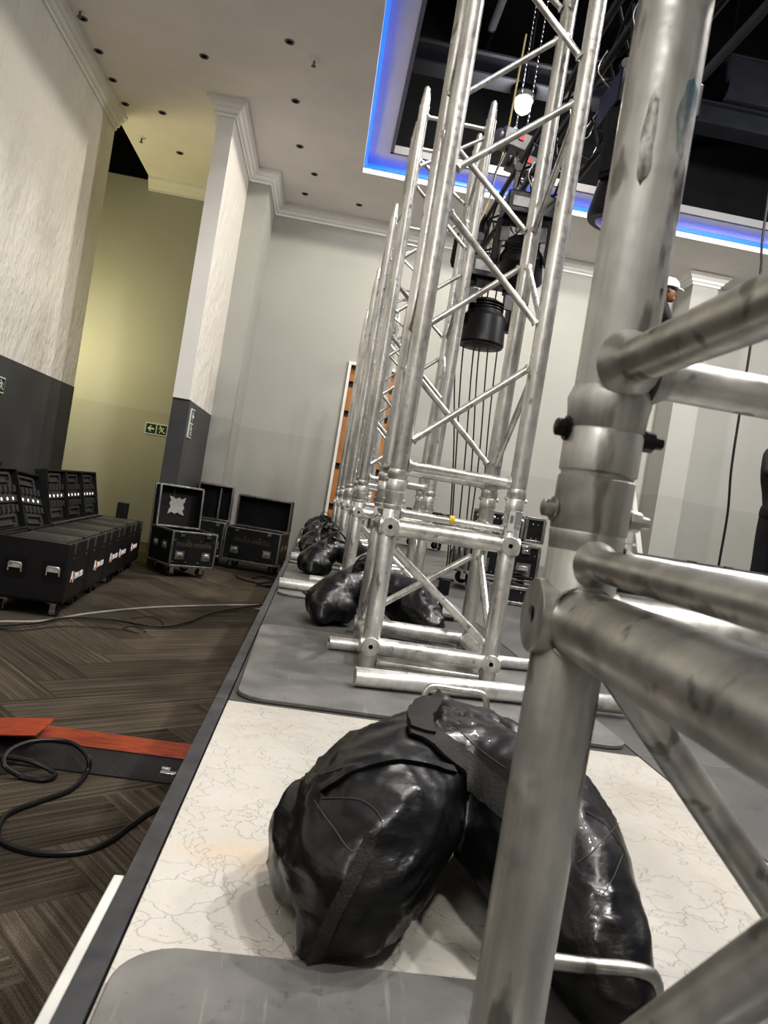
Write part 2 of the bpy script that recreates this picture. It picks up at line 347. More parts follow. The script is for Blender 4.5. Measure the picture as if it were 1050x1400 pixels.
# ceiling with rectangular opening, cove band and blue led line
ox0,oy1,ox1,oy0=-.1,9.05,7.0,-2.6
b=MB()
for x0,x1,y0,y1 in ((LW,ox0,FW,BW),(ox1,RW,FW,BW),(ox0,ox1,oy1,BW),(ox0,ox1,FW,oy0)): b.box(((x0+x1)/2,(y0+y1)/2,CZ+.03),(x1-x0,y1-y0,.06))
struct(b,'ceiling',CEIL,smooth=0)
b=MB(); bw=.30; q=CZ+.17
for x0,x1,y0,y1 in ((ox0-.1,ox0+bw,oy0-.1,oy1+.1),(ox1-bw,ox1+.1,oy0-.1,oy1+.1),(ox0+bw,ox1-bw,oy1-bw,oy1+.1),(ox0+bw,ox1-bw,oy0-.1,oy0+bw)): b.box(((x0+x1)/2,(y0+y1)/2,q+.02),(x1-x0,y1-y0,.04))
for x0,x1,y0,y1 in ((ox0-.12,ox0-.1,oy0,oy1),(ox1+.1,ox1+.12,oy0,oy1),(ox0,ox1,oy1+.1,oy1+.12),(ox0,ox1,oy0-.12,oy0-.1)): b.box(((x0+x1)/2,(y0+y1)/2,CZ+.12),(x1-x0,y1-y0,.12))
struct(b,'ceiling_cove',CEIL,smooth=0)
b=MB()
for p,q_ in (((ox0+bw,oy0,0),(ox0+bw,oy1-bw,0)),((ox0+bw,oy1-bw,0),(ox1-bw,oy1-bw,0)),((ox1-bw,oy0,0),(ox1-bw,oy1-bw,0))):
    c_=(Vector(p)+Vector(q_))/2; dd=Vector(q_)-Vector(p); b.box((c_.x,c_.y,CZ+.2),(abs(dd.x)+.04,abs(dd.y)+.04,.09))
struct(b,'trim_5',mk_plain('cove_lip',(.14,.14,.15),.6,.03,3),smooth=0)
led=MB(); 
for a,c_ in (((ox0+.02,oy0,CZ+.085),(ox0+.02,oy1,CZ+.085)),((ox0+.02,oy1-.02,CZ+.085),(ox1,oy1-.02,CZ+.085)),((ox1-.02,oy0,CZ+.085),(ox1-.02,oy1,CZ+.085))): 
    c0=(Vector(a)+Vector(c_))/2; dd=Vector(c_)-Vector(a); led.box(c0,(abs(dd.x)+.035,abs(dd.y)+.035,.045))
tag(led.build('led_strip',BLUE,smooth=0),'glowing blue light strip running round the edge of the ceiling opening','light strip')
# dark void above
VZ=7.8
b=MB(); b.box(((ox0+ox1)/2,(oy0+oy1)/2,VZ),(ox1-ox0+1.2,oy1-oy0+1.2,.1))
for x0,x1,y0,y1 in ((ox0-.4,ox0-.3,oy0-.4,oy1+.4),(ox1+.3,ox1+.4,oy0-.4,oy1+.4),(ox0-.4,ox1+.4,oy1+.3,oy1+.4),(ox0-.4,ox1+.4,oy0-.4,oy0-.3)): b.box(((x0+x1)/2,(y0+y1)/2,(CZ+VZ)/2+.1),(x1-x0,y1-y0,VZ-CZ-.2))
struct(b,'ceiling_void',VOID,smooth=0)
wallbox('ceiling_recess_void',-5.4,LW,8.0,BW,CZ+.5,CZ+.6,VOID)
# black sheet standing in for the darkness of the gap above the recess wall
wallbox('wall_recess_shade_sheet',-5.3,LW,BW-.03,BW-.002,CZ-.02,CZ+.5,VOID)
for i,(y,z,h) in enumerate(((8.0,5.2,.22),(7.0,6.1,.18),(5.4,6.6,.3),(4.2,5.9,.14),(2.9,6.5,.26),(1.5,6.2,.2))):
    tag(MB().box(((ox0+ox1)/2,y,z),(ox1-ox0+.6,.14,h)).box(((ox0+ox1)/2,y,z+h/2),(ox1-ox0+.6,.26,.02)).box(((ox0+ox1)/2,y,z-h/2),(ox1-ox0+.6,.26,.02)).build('roof_beam',BEAM,smooth=0),kind='structure')
for i,(x,z) in enumerate(((1.0,5.6),(3.2,5.35),(5.2,5.8),(2.2,6.9))):
    tag(MB().tube((x,oy0-.3,z),(x,oy1+.3,z),.05,12).build('roof_pipe',BEAM),kind='structure')
DUCT=mk_plain('duct_metal',(.01,.011,.015),.8,.15,5,spec=.1)
for k,(p,lab) in enumerate(((Vector((4.1,8.1,5.6)),'dark square duct box hanging in the roof void right of the near upright'),(Vector((.5,7.6,6.3)),'dark duct box high in the roof void above the second tower'))):
    b=MB(); b.box((0,0,0),(.95,.5,.45)); b.box((0,0,.235),(1.0,.54,.02)); b.box((0,0,-.235),(1.0,.54,.02)).box((.2,-.256,0),(.02,.012,.45))
    tag(b.build('air_duct',DUCT,origin=(0,0,0),bevel=.006),lab,'duct').location=p
    if k==0:
        pass
    MB().tube((-.4,0,.24),(-.4,0,VZ-.05-p.z),.008).tube((.4,0,.24),(.4,0,VZ-.05-p.z),.008).build('hanging_rod',BEAM,[o for o in bpy.data.objects if o.name.startswith('air_duct')][-1])
# ceiling downlights and sprinklers
spots=[(113,25),(135,70),(154,109),(171,142),(222,154),(246,209),(279,77),(396,57),(404,138),(410,200),(430,238),(417,265),(491,280)]
first=None
for i,(px,py) in enumerate(spots):
    p=on_z(px,py,CZ)
    if first is None:
        o=thing('ceiling_spotlight','small recessed spotlight set in the pale ceiling','spotlight',(p.x,p.y,CZ),0,'small recessed ceiling spotlights')
        MB().lathe((0,0,0),(0,0,-1),[(-.001,.02),(-.0,.045),(.006,.042),(.006,.03),(.001,.028)],16).build('ring',GREYM,o)
        MB().lathe((0,0,-.001),(0,0,-1),[(0,.026),(.004,.02)],12).build('lens',VOID,o); first=o
    else: o=copy_tree(first); o.location=(p.x,p.y,CZ)
first=None
for i,(px,py) in enumerate([(110,14),(430,82),(194,188)]):
    p=on_z(px,py,CZ)
    if first is None:
        o=thing('sprinkler_head','x','sprinkler',(p.x,p.y,CZ),0,'ceiling sprinkler heads')
        MB().lathe((0,0,0),(0,0,-1),[(0,.055),(.008,.05),(.01,.02)],18).build('rosette',CORN,o)
        MB().tube((0,0,-.01),(0,0,-.06),.009,10).lathe((0,0,-.055),(0,0,-1),[(0,.022),(.004,.022)],12).build('nozzle',GREYM,o); first=o
    else: o=copy_tree(first); o.location=(p.x,p.y,CZ)
    o['label']=['small ceiling sprinkler head nearest the top left cornice','small ceiling sprinkler head between the fin wall and the blue strip','small ceiling sprinkler head near the dark gap of the recess'][i]
# exit signs
def exit_sign(name,lab,loc,M3,wd,ht,flip=False,vertical=False):
    o=thing(name,lab,'sign',loc)
    def P(x,y,z): return M3@Vector((x,y,z))
    MB().box(P(0,0,.008),(1,1,1),rot=M3@Matrix.Diagonal((wd,ht,.016))).build('sign_board',SIGNW,o,smooth=0)
    hs=[(-wd*.245,0),(wd*.245,0)] if not vertical else [(0,ht*.245),(0,-ht*.245)]
    s=(min(wd,ht)*.84) if not vertical else wd*.84
    for i,(hx,hy) in enumerate(hs):
        MB().box(P(hx,hy,.0175),(1,1,1),rot=M3@Matrix.Diagonal((wd*.44 if not vertical else wd*.84,ht*.84 if not vertical else ht*.44,.003))).build('panel',GREEN,o,smooth=0)
        b=MB()
        if i==0:
            f=.5*s; poly=[(-.8,0),(-.1,.75),(.2,.75),(-.25,.2),(.8,.2),(.8,-.2),(-.25,-.2),(.2,-.75),(-.1,-.75)]
            b.prism([(hx+x*f*.85,hy+y*f*.85) for x,y in poly][::-1],.019,.0205,M3); b.build('arrow',SIGNW,o,smooth=0)
        else:
            f=.5*s
            def limb(x0,y0,x1,y1,w_):
                d_=Vector((x1-x0,y1-y0)).normalized(); n_=Vector((-d_.y,d_.x))*w_
                b.prism([(hx+f*(x0+n_.x),hy+f*(y0+n_.y)),(hx+f*(x0-n_.x),hy+f*(y0-n_.y)),(hx+f*(x1-n_.x),hy+f*(y1-n_.y)),(hx+f*(x1+n_.x),hy+f*(y1+n_.y))],.019,.0205,M3)
            b.prism([(hx+f*(-.35+.17*math.cos(a*math.pi/5)),hy+f*(.65+.17*math.sin(a*math.pi/5))) for a in range(10)],.019,.0205,M3)
            limb(-.25,.45,.1,-.1,.15); limb(-.2,.35,-.65,.1,.08); limb(-.1,.35,.35,.4,.07); limb(.35,.4,.5,.1,.07)
            limb(.08,-.1,-.3,-.3,.1); limb(-.3,-.3,-.35,-.75,.08); limb(.1,-.1,.4,-.5,.1); limb(.4,-.5,.8,-.6,.08)
            b.build('running_figure',SIGNW,o,smooth=0)
    return o
Mback=Matrix(((1,0,0),(0,0,-1),(0,1,0)))   # local x->X, y->Z, z-> -Y
p=on_y(214,587,BW); exit_sign('exit_sign','green exit sign with left arrow and running figure on the recess wall',(p.x,BW,p.z),Mback,.30,.155)
Mright=Matrix(((0,0,1),(1,0,0),(0,1,0)))   # faces +X
p=on_x(260,579,fx1+.004); exit_sign('exit_sign','upright exit sign seen edge-on, high on the dark base of the fin wall',(fx1+.004,p.y,p.z),Mright,.19,.31,vertical=True)
p=on_x(-6,524,LW+.006); exit_sign('exit_sign','exit sign cut off by the left edge of the photo on the dark wall base',(LW+.006,p.y,p.z),Mright,.30,.14)
# ================================================================== STAGE
def deck(x0,x1,y0,y1,m,label,trimleft=False):
    o=thing('stage_deck',label,'stage deck',(x0,y0,CARP)); W_,L_=x1-x0,y1-y0; H_=-CARP
    MB().box((W_/2+ (.0125 if trimleft else 0),L_/2,H_-.0115),(W_-.004-(.025 if trimleft else 0),L_-.004,.023)).build('deck_top',m,o,bevel=.0015)
    fb=MB().box((W_/2,.022,H_-.073),(W_-.006,.04,.1)).box((W_/2,L_-.022,H_-.073),(W_-.006,.04,.1)).box((.022,L_/2,H_-.073),(.04,L_-.084,.1)).box((W_-.022,L_/2,H_-.073),(.04,L_-.084,.1))
    fb.build('frame',CEDGE,o,smooth=0)
    if trimleft: MB().box((.012,L_/2,H_-.0111),(.025,L_-.003,.0245)).build('edge_trim',DTRIM,o,bevel=.001)
    for x in (.06,W_-.06):
        for y in (.06,L_-.06): MB().tube((x,y,0),(x,y,H_-.12),.024,12).build('leg',CEDGE,o)
    return o
SX=-.147; ys=[-.38,1.62,3.62,5.62,7.62,9.6]
names=['white-topped stage deck under the big black sandbag','grey stage deck under the first full truss tower','grey stage deck under the second truss tower','grey stage deck under the third and fourth truss towers','grey stage deck farthest back along the stage edge']
for i in range(5):
    deck(SX,.80,ys[i],ys[i+1],BOARD if i==0 else DECK,names[i],True)
for j in range(3):
    x0=.80+j*1.9; x1=x0+1.9
    for i in range(5): deck(x0,x1,ys[i],ys[i+1],DECKD,['dark grey stage deck nearest the camera','dark grey stage deck beside the first full tower','dark grey stage deck beside the second tower','dark grey stage deck beside the hanging cables','dark grey stage deck against the back of the stage'][i]+[' next to the towers',' in the middle row',' in the row farthest right'][j])
# white side batten outside the near edge
tag(MB().box((SX-.0075,.25,-.03),(.0125,1.25,.056)).build('edge_batten',WTRIM,bevel=.002),'white painted batten fixed along the near left stage edge','batten')
# base plates
def rrect(w_,h_,r,n=8):
    out=[]
    for cx,cy,a0 in ((w_/2-r,h_/2-r,0),(-w_/2+r,h_/2-r,90),(-w_/2+r,-h_/2+r,180),(w_/2-r,-h_/2+r,270)):
        for k in range(n+1): a=R(a0+90*k/n); out.append((cx+r*math.cos(a),cy+r*math.sin(a)))
    return out
PT=.010
def base_plate(cx,cy,rz,label,hf=True,hb=True,ho=0.0):
    o=thing('base_plate',label,'base plate',(cx,cy,0.0005),rz,'grey steel base plates under the towers')
    MB().prism(rrect(.9,.9,.06),0,PT).build('plate',PLATE,o,bevel=.002)
    for ok,sy,a in ((hf,-1,60),(hb,1,60)):
        if not ok: continue
        y=sy*.40; x0_,x1_=-.095+ho,.055+ho; h_=.062; off=-sy*.012
        pts=curve_pts([(x0_,y,PT),(x0_+.001,y+off*.4,PT+h_*.55),(x0_+.006,y+off*.8,PT+h_*.85),(x0_+.022,y+off,PT+h_),((x0_+x1_)/2,y+off,PT+h_),(x1_-.022,y+off,PT+h_),(x1_-.006,y+off*.8,PT+h_*.85),(x1_-.001,y+off*.4,PT+h_*.55),(x1_,y,PT)],6)
        MB().path(pts,.0075,12).tube((x0_,y,PT-.001),(x0_,y,PT+.004),.013).tube((x1_,y,PT-.001),(x1_,y,PT+.004),.013).build('handle',STEEL,o)
    return o
# towers
CC=.17; NODE=.407; LOWN=.073
TOW=[(.3565,.335),(.377,2.25),(.377,3.90),(.377,5.40),(.377,6.90),(.377,8.40)]
def tower(loc,label,near=False,group='box truss towers standing along the stage edge'):
    o=thing('truss_tower',label,'truss tower',loc,0,group)
    z0=PT+.0015; A=ALU_NEAR if near else ALU; S=28 if near else 20
    cor=[(-CC,-CC),(CC,-CC),(CC,CC),(-CC,CC)]
    def pt(i,z): return Vector((*cor[i%4],z))
    AH=ALUH_NEAR if near else ALUH
    def between(i,j,z0_,z1_,r,name,m=AH,fl=.35,ins=.0245):
        a=pt(i,z0_); c=pt(j,z1_); h=(Vector((c.x,c.y,0))-Vector((a.x,a.y,0))).normalized()*ins; sl=(z1_-z0_)/(2*CC)
        a2=a+h+Vector((0,0,sl*ins)); c2=c-h-Vector((0,0,sl*ins))
        return MB().tube(a2,c2,r,S-4,flare=fl).build(name,m,o)
    for i in range(4):
        sx,sy=(1 if cor[i][0]>0 else -1),(1 if cor[i][1]>0 else -1)
        MB().pipe(pt(i,z0),pt(i,.468),.025,seg=S).build('base_leg',A,o)
        # cast corner bosses with the capped pipe ends
        for z in (LOWN,NODE):
            b=MB()
            for ax in (Vector((sx,0,0)),Vector((0,sy,0))):
                c0=pt(i,z)
                b.lathe(c0-ax*.024,ax,[(0,.0262),(.04,.0258),(.046,.0256),(.053,.0256),(.0538,.0248),(.0538,.0064),(.047,.0063)],S+8,caps=False)
            bo=b.build('corner_boss',A,o); hb=MB()
            for ax in (Vector((sx,0,0)),Vector((0,sy,0))): hb.lathe(pt(i,z)+ax*.0232,ax,[(0,.0062),(.0045,.0062)],12)
            hb.tube(pt(i,z)+Vector((sx,0,0))*.023,pt(i,z)+Vector((0,sy,0))*.023,.002,6); hb.build('hole_shade_plug',VOID,bo)  # black plugs stand in for the shade inside the holes
        # sleeves above the base: ringed profile, seam in the middle
        r=.0262
        b=MB().lathe(pt(i,.455),(0,0,1),[(0,.0251),(.006,.0254),(.012,r-.0002),(.0135,r-.0008),(.015,r),(.05,r),(.0515,r-.0015),(.0535,r-.0015),(.055,r+.0004),(.082,r+.0004),(.0835,r-.0007),(.085,r+.0003),(.096,r+.001),(.104,r+.0022),(.112,.0256)],S+8)
        b.build('coupling_sleeve',A,o)
        for zb in (.481,.537):
            b=MB(); c0=pt(i,zb); b.tube(c0-Vector((.03,0,0)),c0+Vector((.03,0,0)),.004,8)
            b.lathe(c0+Vector((-.026,0,0)),(-1,0,0),[(0,.0085),(.002,.0085),(.002,.0062),(.008,.006),(.009,.004)] if near else [(0,.006),(.004,.0055),(.005,.004)],12)
            b.lathe(c0+Vector((.026,0,0)),(1,0,0),[(0,.0085),(.0015,.0085),(.0015,.0075),(.009,.0072),(.0095,.0045),(.016,.004)] if near else [(0,.006),(.001,.006),(.005,.0055),(.0055,.003),(.007,.003)],6 if not near else 8)
            b.build('bolt',BLKM if (near and zb>.5) else STEEL,o)
        MB().lathe(pt(i,.565),(0,0,1),[(0,.025),(1.853,.025),(1.857,.0262),(1.868,.0262),(1.872,.022),(1.90,.021),(1.945,.0155),(1.955,.0155),(1.958,.012),(1.965,.009)],S).build('chord',A,o)
        j=(i+1)%4
        for z in (LOWN,NODE): between(i,j,z,z,.024,'cross_pipe',fl=.0,ins=.02)
        between(i,j,.4485,.4485,.0105,'thin_rail',fl=.5); (between(i,j,.028,.028,.009,'thin_rail',fl=.4) if i in (0,2) else None)
        between(i,j,.582,.582,.0135 if not near else .0145,'horizontal_brace',fl=.55); between(i,j,2.385,2.385,.0105,'horizontal_brace',fl=.5)
    # zigzag diagonals: start low at corners 0 and 2
    legs=[(.632,.928),(1.013,1.313),(1.395,1.675),(1.765,2.06),(2.125,2.355)]
    for (a,c_) in ((0,1),(2,3),(0,3),(2,1)):
        for k,(za,zb) in enumerate(legs):
            i,j=(a,c_) if k%2==0 else (c_,a)
            between(i,j,za,zb,.0098,'diagonal_brace',fl=.5)
    for (a,c_) in (((0,1),(3,2),(0,3),(2,1)) if near else ((0,1),(2,3),(0,3),(2,1))): between(a,c_,*({(3,2):(.415,.06),(0,3):(.428,.03)}.get((a,c_),(NODE-.05,LOWN+.045)) if near else (NODE-.045,LOWN+.035)),.0112 if not near else .0125,'diagonal_brace',fl=.3)
    return o
near=tower((TOW[0][0],TOW[0][1],0),'scuffed aluminium truss tower closest to the camera, blurred upright crossing the right side',near=True)
t1=tower((TOW[1][0],TOW[1][1],0),'tall bright aluminium truss tower in the middle, standing behind the big black sandbag')
labs=['second full truss tower along the stage edge, its four pointed tops below the ceiling opening','third full truss tower along the stage edge, top just left of the second','fourth full truss tower along the stage edge, in front of the timber doorway','last and smallest truss tower at the far end of the stage edge']
for (x,y),lb in zip(TOW[2:],labs): o=copy_tree(t1); o.location=(x,y,0); o['label']=lb
# sticker and tape on the middle tower, marks on the near one
MB().box((CC-.009,-CC-.0262,.475),(.017,.0035,.055)).build('sticker',STICK,t1,smooth=0)
MB().box((CC-.009,-CC-.0285,.482),(.008,.0015,.02)).build('printed_mark',mat('grey_print',(.2,.2,.21),.5),[k for k in bpy.data.objects if k.name.startswith('sticker')][-1],smooth=0)
MB().lathe((-.0,-CC,.452),(1,0,0),[(-.008,.0115),(-.007,.0135),(.006,.0135),(.007,.0115)],12).build('yellow_tape',YELLOW,t1)
# painted marks on near chord (thin shells hugging the tube)
def patch(parent,cx,cy,r,a0,a1,z0_,z1_,m,name,seed=0,axis='z'):
    b=MB(); n=14; k=10; rows=[]
    for i in range(n+1):
        row=[]
        for j in range(k+1):
            u=i/n; v_=j/k; wob=noise.noise(Vector((seed+u*3,v_*3,seed)))*.18
            if v_ in (0,1) or u in (0,1): wob*=1.2
            a=R(a0+(a1-a0)*(v_+wob*(0 if 0<v_<1 else 1))); z=z0_+(z1_-z0_)*(u+wob*(1 if u in(0,1) else 0))
            # rounded ends
            s_=math.sqrt(max(0,1-(2*u-1)**6)); am=R((a0+a1)/2); a=am+(a-am)*s_
            row.append(b.bm.verts.new((cx+r*math.cos(a),cy+r*math.sin(a),z)))
        rows.append(row)
    for A_,B_ in zip(rows,rows[1:]):
        for j in range(k): b.bm.faces.new((A_[j],A_[j+1],B_[j+1],B_[j]))
    return b.build(name,m,parent)
def mk_patchmat(name,col,rough=.5,metal=.4):
    m=mat(name,col,rough,metal); t=NT(m); n=t.noise(t.coord(),120,4,.7); n2=t.noise(t.coord((1,1,.4)),45,4,.6)
    t.col(t.ramp(n2,[(.3,tuple(c*.55 for c in col)),(.7,tuple(min(1,c*1.25) for c in col))]))
    t.l(t.ramp(n2,[(.42,(0,0,0)),(.62,(.85,.85,.85))]), t.b.inputs['Alpha']); return m
PBLUE=mk_patchmat('blue_grey_paint_smudge',(.12,.24,.3)); PRUST=mk_patchmat('brown_grime',(.1,.075,.055))
patch(near,-CC,CC,.02515,-78,-40,.722,.775,PBLUE,'paint_smudge',3)
patch(near,-CC,CC,.02515,-70,-34,.63,.722,PRUST,'grime_streak',8)
patch(near,-CC,CC,.02515,-42,-20,.25,.36,PRUST,'grime_streak',11)
patch(near,-CC,CC,.02515,-128,-108,.7,.76,PRUST,'grime_streak',21)
patch(near,-CC,CC,.02515,-36,-16,.80,.93,mk_patchmat('bright_scrape',(.85,.8,.68),.3,.6),'scrape',5)
# plates under towers
pl_labels=['grey base plate in the bottom left corner, under the near tower','grey base plate under the middle tower, behind the white deck','grey base plate under the second full tower','grey base plate under the third full tower','grey base plate under the fourth full tower','grey base plate under the last tower']
base_plate(.335,.283,0,pl_labels[0]); base_plate(.337,2.085,R(.8),pl_labels[1],ho=.06)
for (x,y),lb in zip(TOW[2:],pl_labels[2:]): base_plate(.335,y-.14,R(random.uniform(-1,1)),lb)
# loose pipes lying on the plates
def loose(a,b_,label,r=.024,grp='loose aluminium pipes lying on the base plates'):
    a=Vector((*a,PT+r+.0015)); b_=Vector((*b_,PT+r+.0015)); m=(a+b_)/2
    o=thing('loose_pipe',label,'pipe',(m.x,m.y,m.z-r),0,grp)
    MB().pipe(a,b_,r).build('pipe',ALU_BRIGHT,o,origin=(m.x,m.y,m.z-r)); return o
pA=loose((.158,1.845),(.905,1.955),'bright pipe lying in front of the middle tower feet')
loose((.10,2.25),(.86,2.38),'bright pipe passing behind the front feet of the middle tower',.0195)
pC=loose((.20,2.66),(.56,2.60),'short pipe with black scrawl behind the middle tower',.026)
b=MB()
for i in range(7): b.box((.30+i*.026,2.64-i*.0042-.018,PT+.052),(.013,.006,.003))
b.build('black_scrawl',CABLE,pC,origin=pC.location)
# rubber end knob on pipe A
dirA=(Vector((.905,1.955,0))-Vector((.158,1.845,0))).normalized(); e=Vector((.905,1.955,PT+.0255))
b=MB().tube(e-dirA*.01,e+dirA*.02,.016,14); b.build('end_plug',BLKM,pA,origin=pA.location)
b=MB().lathe(e+dirA*.055+Vector((0,.012,-.005)),(.5,-1,0),[(-.014,.008),(-.012,.026),(-.004,.031),(.004,.031),(.012,.026),(.014,.008)],20)
b.build('rubber_wheel',RUBBER,pA,origin=pA.location)
b=MB()
for k in range(3): b.path(curve_pts([e+dirA*(.035+.014*k)+Vector((0,-.012,.028)),e+dirA*(.04+.015*k)+Vector((0,-.03,.018)),e+dirA*(.047+.015*k)+Vector((0,-.032,-.006))],6),.0011,6)
b.build('cable_ties',STICK,pA,origin=pA.location)
k=0
for (x,y) in TOW[2:]:
    nm=['second','third','fourth','last'][k]
    loose((-.115,y-.44),(.62,y-.36),f'bright pipe in front of the {nm} full tower feet' if k<3 else 'bright pipe in front of the last small tower')
    loose((.02,y-.06),(.72,y+.03),f'bright pipe through the feet of the {nm} full tower' if k<3 else 'bright pipe through the feet of the last small tower',.0195)
    k+=1
tag(MB().path(curve_pts([(.0,3.38,.02),(.03,3.34,.016),(.08,3.36,.024),(.06,3.4,.016),(.02,3.37,.03),(.05,3.33,.018),(.12,3.35,.016),(.1,3.39,.028),(.16,3.36,.016)],8),.005,8).build('chain_pile',BLKM),'small heap of black chain on the plate by the left pipe ends','chain')
b=MB(); 
for i in range(9):
    a=i*1.3; b.path(curve_pts([(.77+.018*math.cos(a),1.90+.018*math.sin(a),.014+.002*i),(.785+.02*math.cos(a+2),1.905+.02*math.sin(a+2),.02+.002*i),(.77+.02*math.cos(a+4),1.895+.02*math.sin(a+4),.016+.002*i)],5),.003,6)
tag(b.build('chain_pile',BLKM),'small black chain heap beside the bright front pipe, right of the bag','chain')
# ================================================================== SANDBAGS
def chain(bm_,pts,step=.008):
    for (p,r),(q,s_) in zip(pts,pts[1:]):
        p=Vector(p);q=Vector(q); n=max(1,int((q-p).length/step))
        for i in range(n+1):
            t_=i/n; c=p.lerp(q,t_); rr=r+(s_-r)*t_
            bmesh.ops.create_icosphere(bm_,subdivisions=2,radius=rr,matrix=Matrix.Translation(c))
def bake(bm_,voxel,iters,name):
    me=bpy.data.meshes.new(name); bm_.to_mesh(me); bm_.free(); o=bpy.data.objects.new(name,me); C.objects.link(o)
    r=o.modifiers.new('r','REMESH'); r.mode='VOXEL'; r.voxel_size=voxel
    s_=o.modifiers.new('s','SMOOTH'); s_.iterations=iters; s_.factor=.5
    dg=bpy.context.evaluated_depsgraph_get(); dg.update(); out=bpy.data.meshes.new_from_object(o.evaluated_get(dg))
    bpy.data.objects.remove(o); return out
def ridge(p,f): return 1-abs(noise.noise(p*f))*2
def wrinkle(me,amp=1.0,seed=0,fold=()):
    me.update(); nr=[v.normal.copy() for v in me.vertices]; off=Vector((seed*3.1,seed*1.7,seed))
    for v,n in zip(me.vertices,nr):
        p=v.co+off; warp=Vector((noise.noise(p*9),noise.noise(p*9+Vector((5,5,5))),noise.noise(p*9+Vector((9,1,3)))))*.035
        q=p+warp
        a1=ridge(Vector((q.x*.45+q.z*.5,q.y*.35+q.x*.3,q.z*1.2-q.y*.8)),17); a2=ridge(Vector((q.x*1.1-q.y*.6,q.y*.3,q.z*.45))+Vector((4,2,7)),15)
        m1=max(0,noise.noise(p*5+Vector((3,3,3)))+.35); m2_=max(0,noise.noise(p*5+Vector((8,1,6)))+.25)
        h=.009*noise.noise(q*7)+.012*(max(0,a1)**2.5-.25)*m1+.011*(max(0,a2)**2.5-.25)*m2_+.0022*max(0,ridge(q,26))**2
        k=min(1,max(0,(v.co.z)/.03))
        v.co+=n*h*amp*k
        if v.co.z<.0015: v.co.z=.0015
    me.update()
def flatten(me,z=.0015):
    for v in me.vertices:
        if v.co.z<z+.0: v.co.z=z
bm=bmesh.new()
zb=PT
# left lobe
chain(bm,[((.205,1.00,.120),.082),((.150,.915,.106),.094),((.118,.845,.094),.092),((.103,.80,.078),.076),((.098,.765,.05),.048)])
chain(bm,[((.098,.765,.05),.05),((.066,.745,.016),.014),((.060,.735,.013),.011)])
chain(bm,[((.098,.78,.05),.045),((.145,.795,.02),.018)])
chain(bm,[((.065,.86,.09),.05),((.055,.83,.05),.045)])
# right lobe
chain(bm,[((.265,1.00,.118),.082),((.315,.92,.106),.092),((.328,.85,.092),.09),((.335,.79,.075),.076),((.345,.73,.056),.058),((.35,.69,.04),.04)])
chain(bm,[((.35,.87,.09),.062),((.345,.82,.07),.055)])
# saddle between and the flop behind
chain(bm,[((.17,.95,.135),.06),((.235,.97,.138),.062),((.30,.95,.135),.06)])
chain(bm,[((.235,1.04,.15),.045),((.225,1.07,.192),.016)])
chain(bm,[((.225,1.07,.192),.014),((.27,1.09,.165),.03),((.33,1.12,.12),.05)])
chain(bm,[((.20,1.08,.09),.075),((.30,1.10,.085),.075),((.38,1.12,.07),.055)])
bme=bake(bm,.0062,9,'bag_body'); wrinkle(bme,1.0,1)
for v in bme.vertices:
    if v.co.y<.75 and v.co.z<PT+.0025: v.co.z=max(v.co.z,PT+.0025)
bme.shade_smooth(); bme.materials.append(VINYL)
BAGO=Vector((.22,.92,0))
bag=thing('sandbag','large shiny black saddle sandbag on the white deck in the foreground','sandbag',BAGO,0,'black sandbags weighting the towers')
bme.transform(Matrix.Translation(-BAGO)); body=bpy.data.objects.new('bag_body',bme); C.objects.link(body); body.parent=bag
bv=BVHTree.FromPolygons([v.co+BAGO for v in bme.vertices],[p.vertices for p in bme.polygons])
def hit(px,py,lift=.0015):
    d=ray(px,py).normalized(); l_,n_,i_,_=bv.ray_cast(CAM,d)
    if l_ is None: return None
    return l_+n_*lift, n_
def ribbon(px_pts,width,m,name,lift=.002,thick=.0018,per=8,fixed=None):
    """flat strip laid on the bag surface along a line"""
    pts=[]; P2=curve_pts([(x,y,0) for x,y in px_pts],per)
    for p in P2:
        h=hit(p.x,p.y,lift)
        if h: pts.append(h)
    # smooth
    for _ in range(2):
        pts=[pts[0]]+[((a[0]+b_[0]*2+c_[0])/4,(a[1]+b_[1]*2+c_[1]).normalized()) for a,b_,c_ in zip(pts,pts[1:],pts[2:])]+[pts[-1]]
    b=MB(); rows=[]; n=len(pts)
    for i,(p,nn_) in enumerate(pts):
        t_=(pts[min(i+1,n-1)][0]-pts[max(i-1,0)][0]).normalized(); s_=t_.cross(nn_).normalized()*width/2
        row=[]
        for k in (-1,-.5,0,.5,1):
            q=p+s_*k; l_,n2,ii,dd=bv.find_nearest(q)
            if l_ is not None and width>.006: q=l_+n2*lift if (q-l_).length<.012 else q
            row.append((q,nn_))
        rows.append(row)
    top=[[b.bm.verts.new(q+nn_*thick) for q,nn_ in r_] for r_ in rows]; bot=[[b.bm.verts.new(q-nn_*thick*.5) for q,nn_ in r_] for r_ in rows]
    for i in range(n-1):
        for j in range(4): b.bm.faces.new((top[i][j],top[i][j+1],top[i+1][j+1],top[i+1][j])); b.bm.faces.new((bot[i][j+1],bot[i][j],bot[i+1][j],bot[i+1][j+1]))
        b.bm.faces.new((bot[i][0],top[i][0],top[i+1][0],bot[i+1][0])); b.bm.faces.new((top[i][4],bot[i][4],bot[i+1][4],top[i+1][4]))
    b.bm.faces.new([v for v in top[0]]+[v for v in bot[0][::-1]]); b.bm.faces.new([v for v in top[-1]][::-1]+[v for v in bot[-1]])
    return b.build(name,m,bag,origin=BAGO,smooth=60)
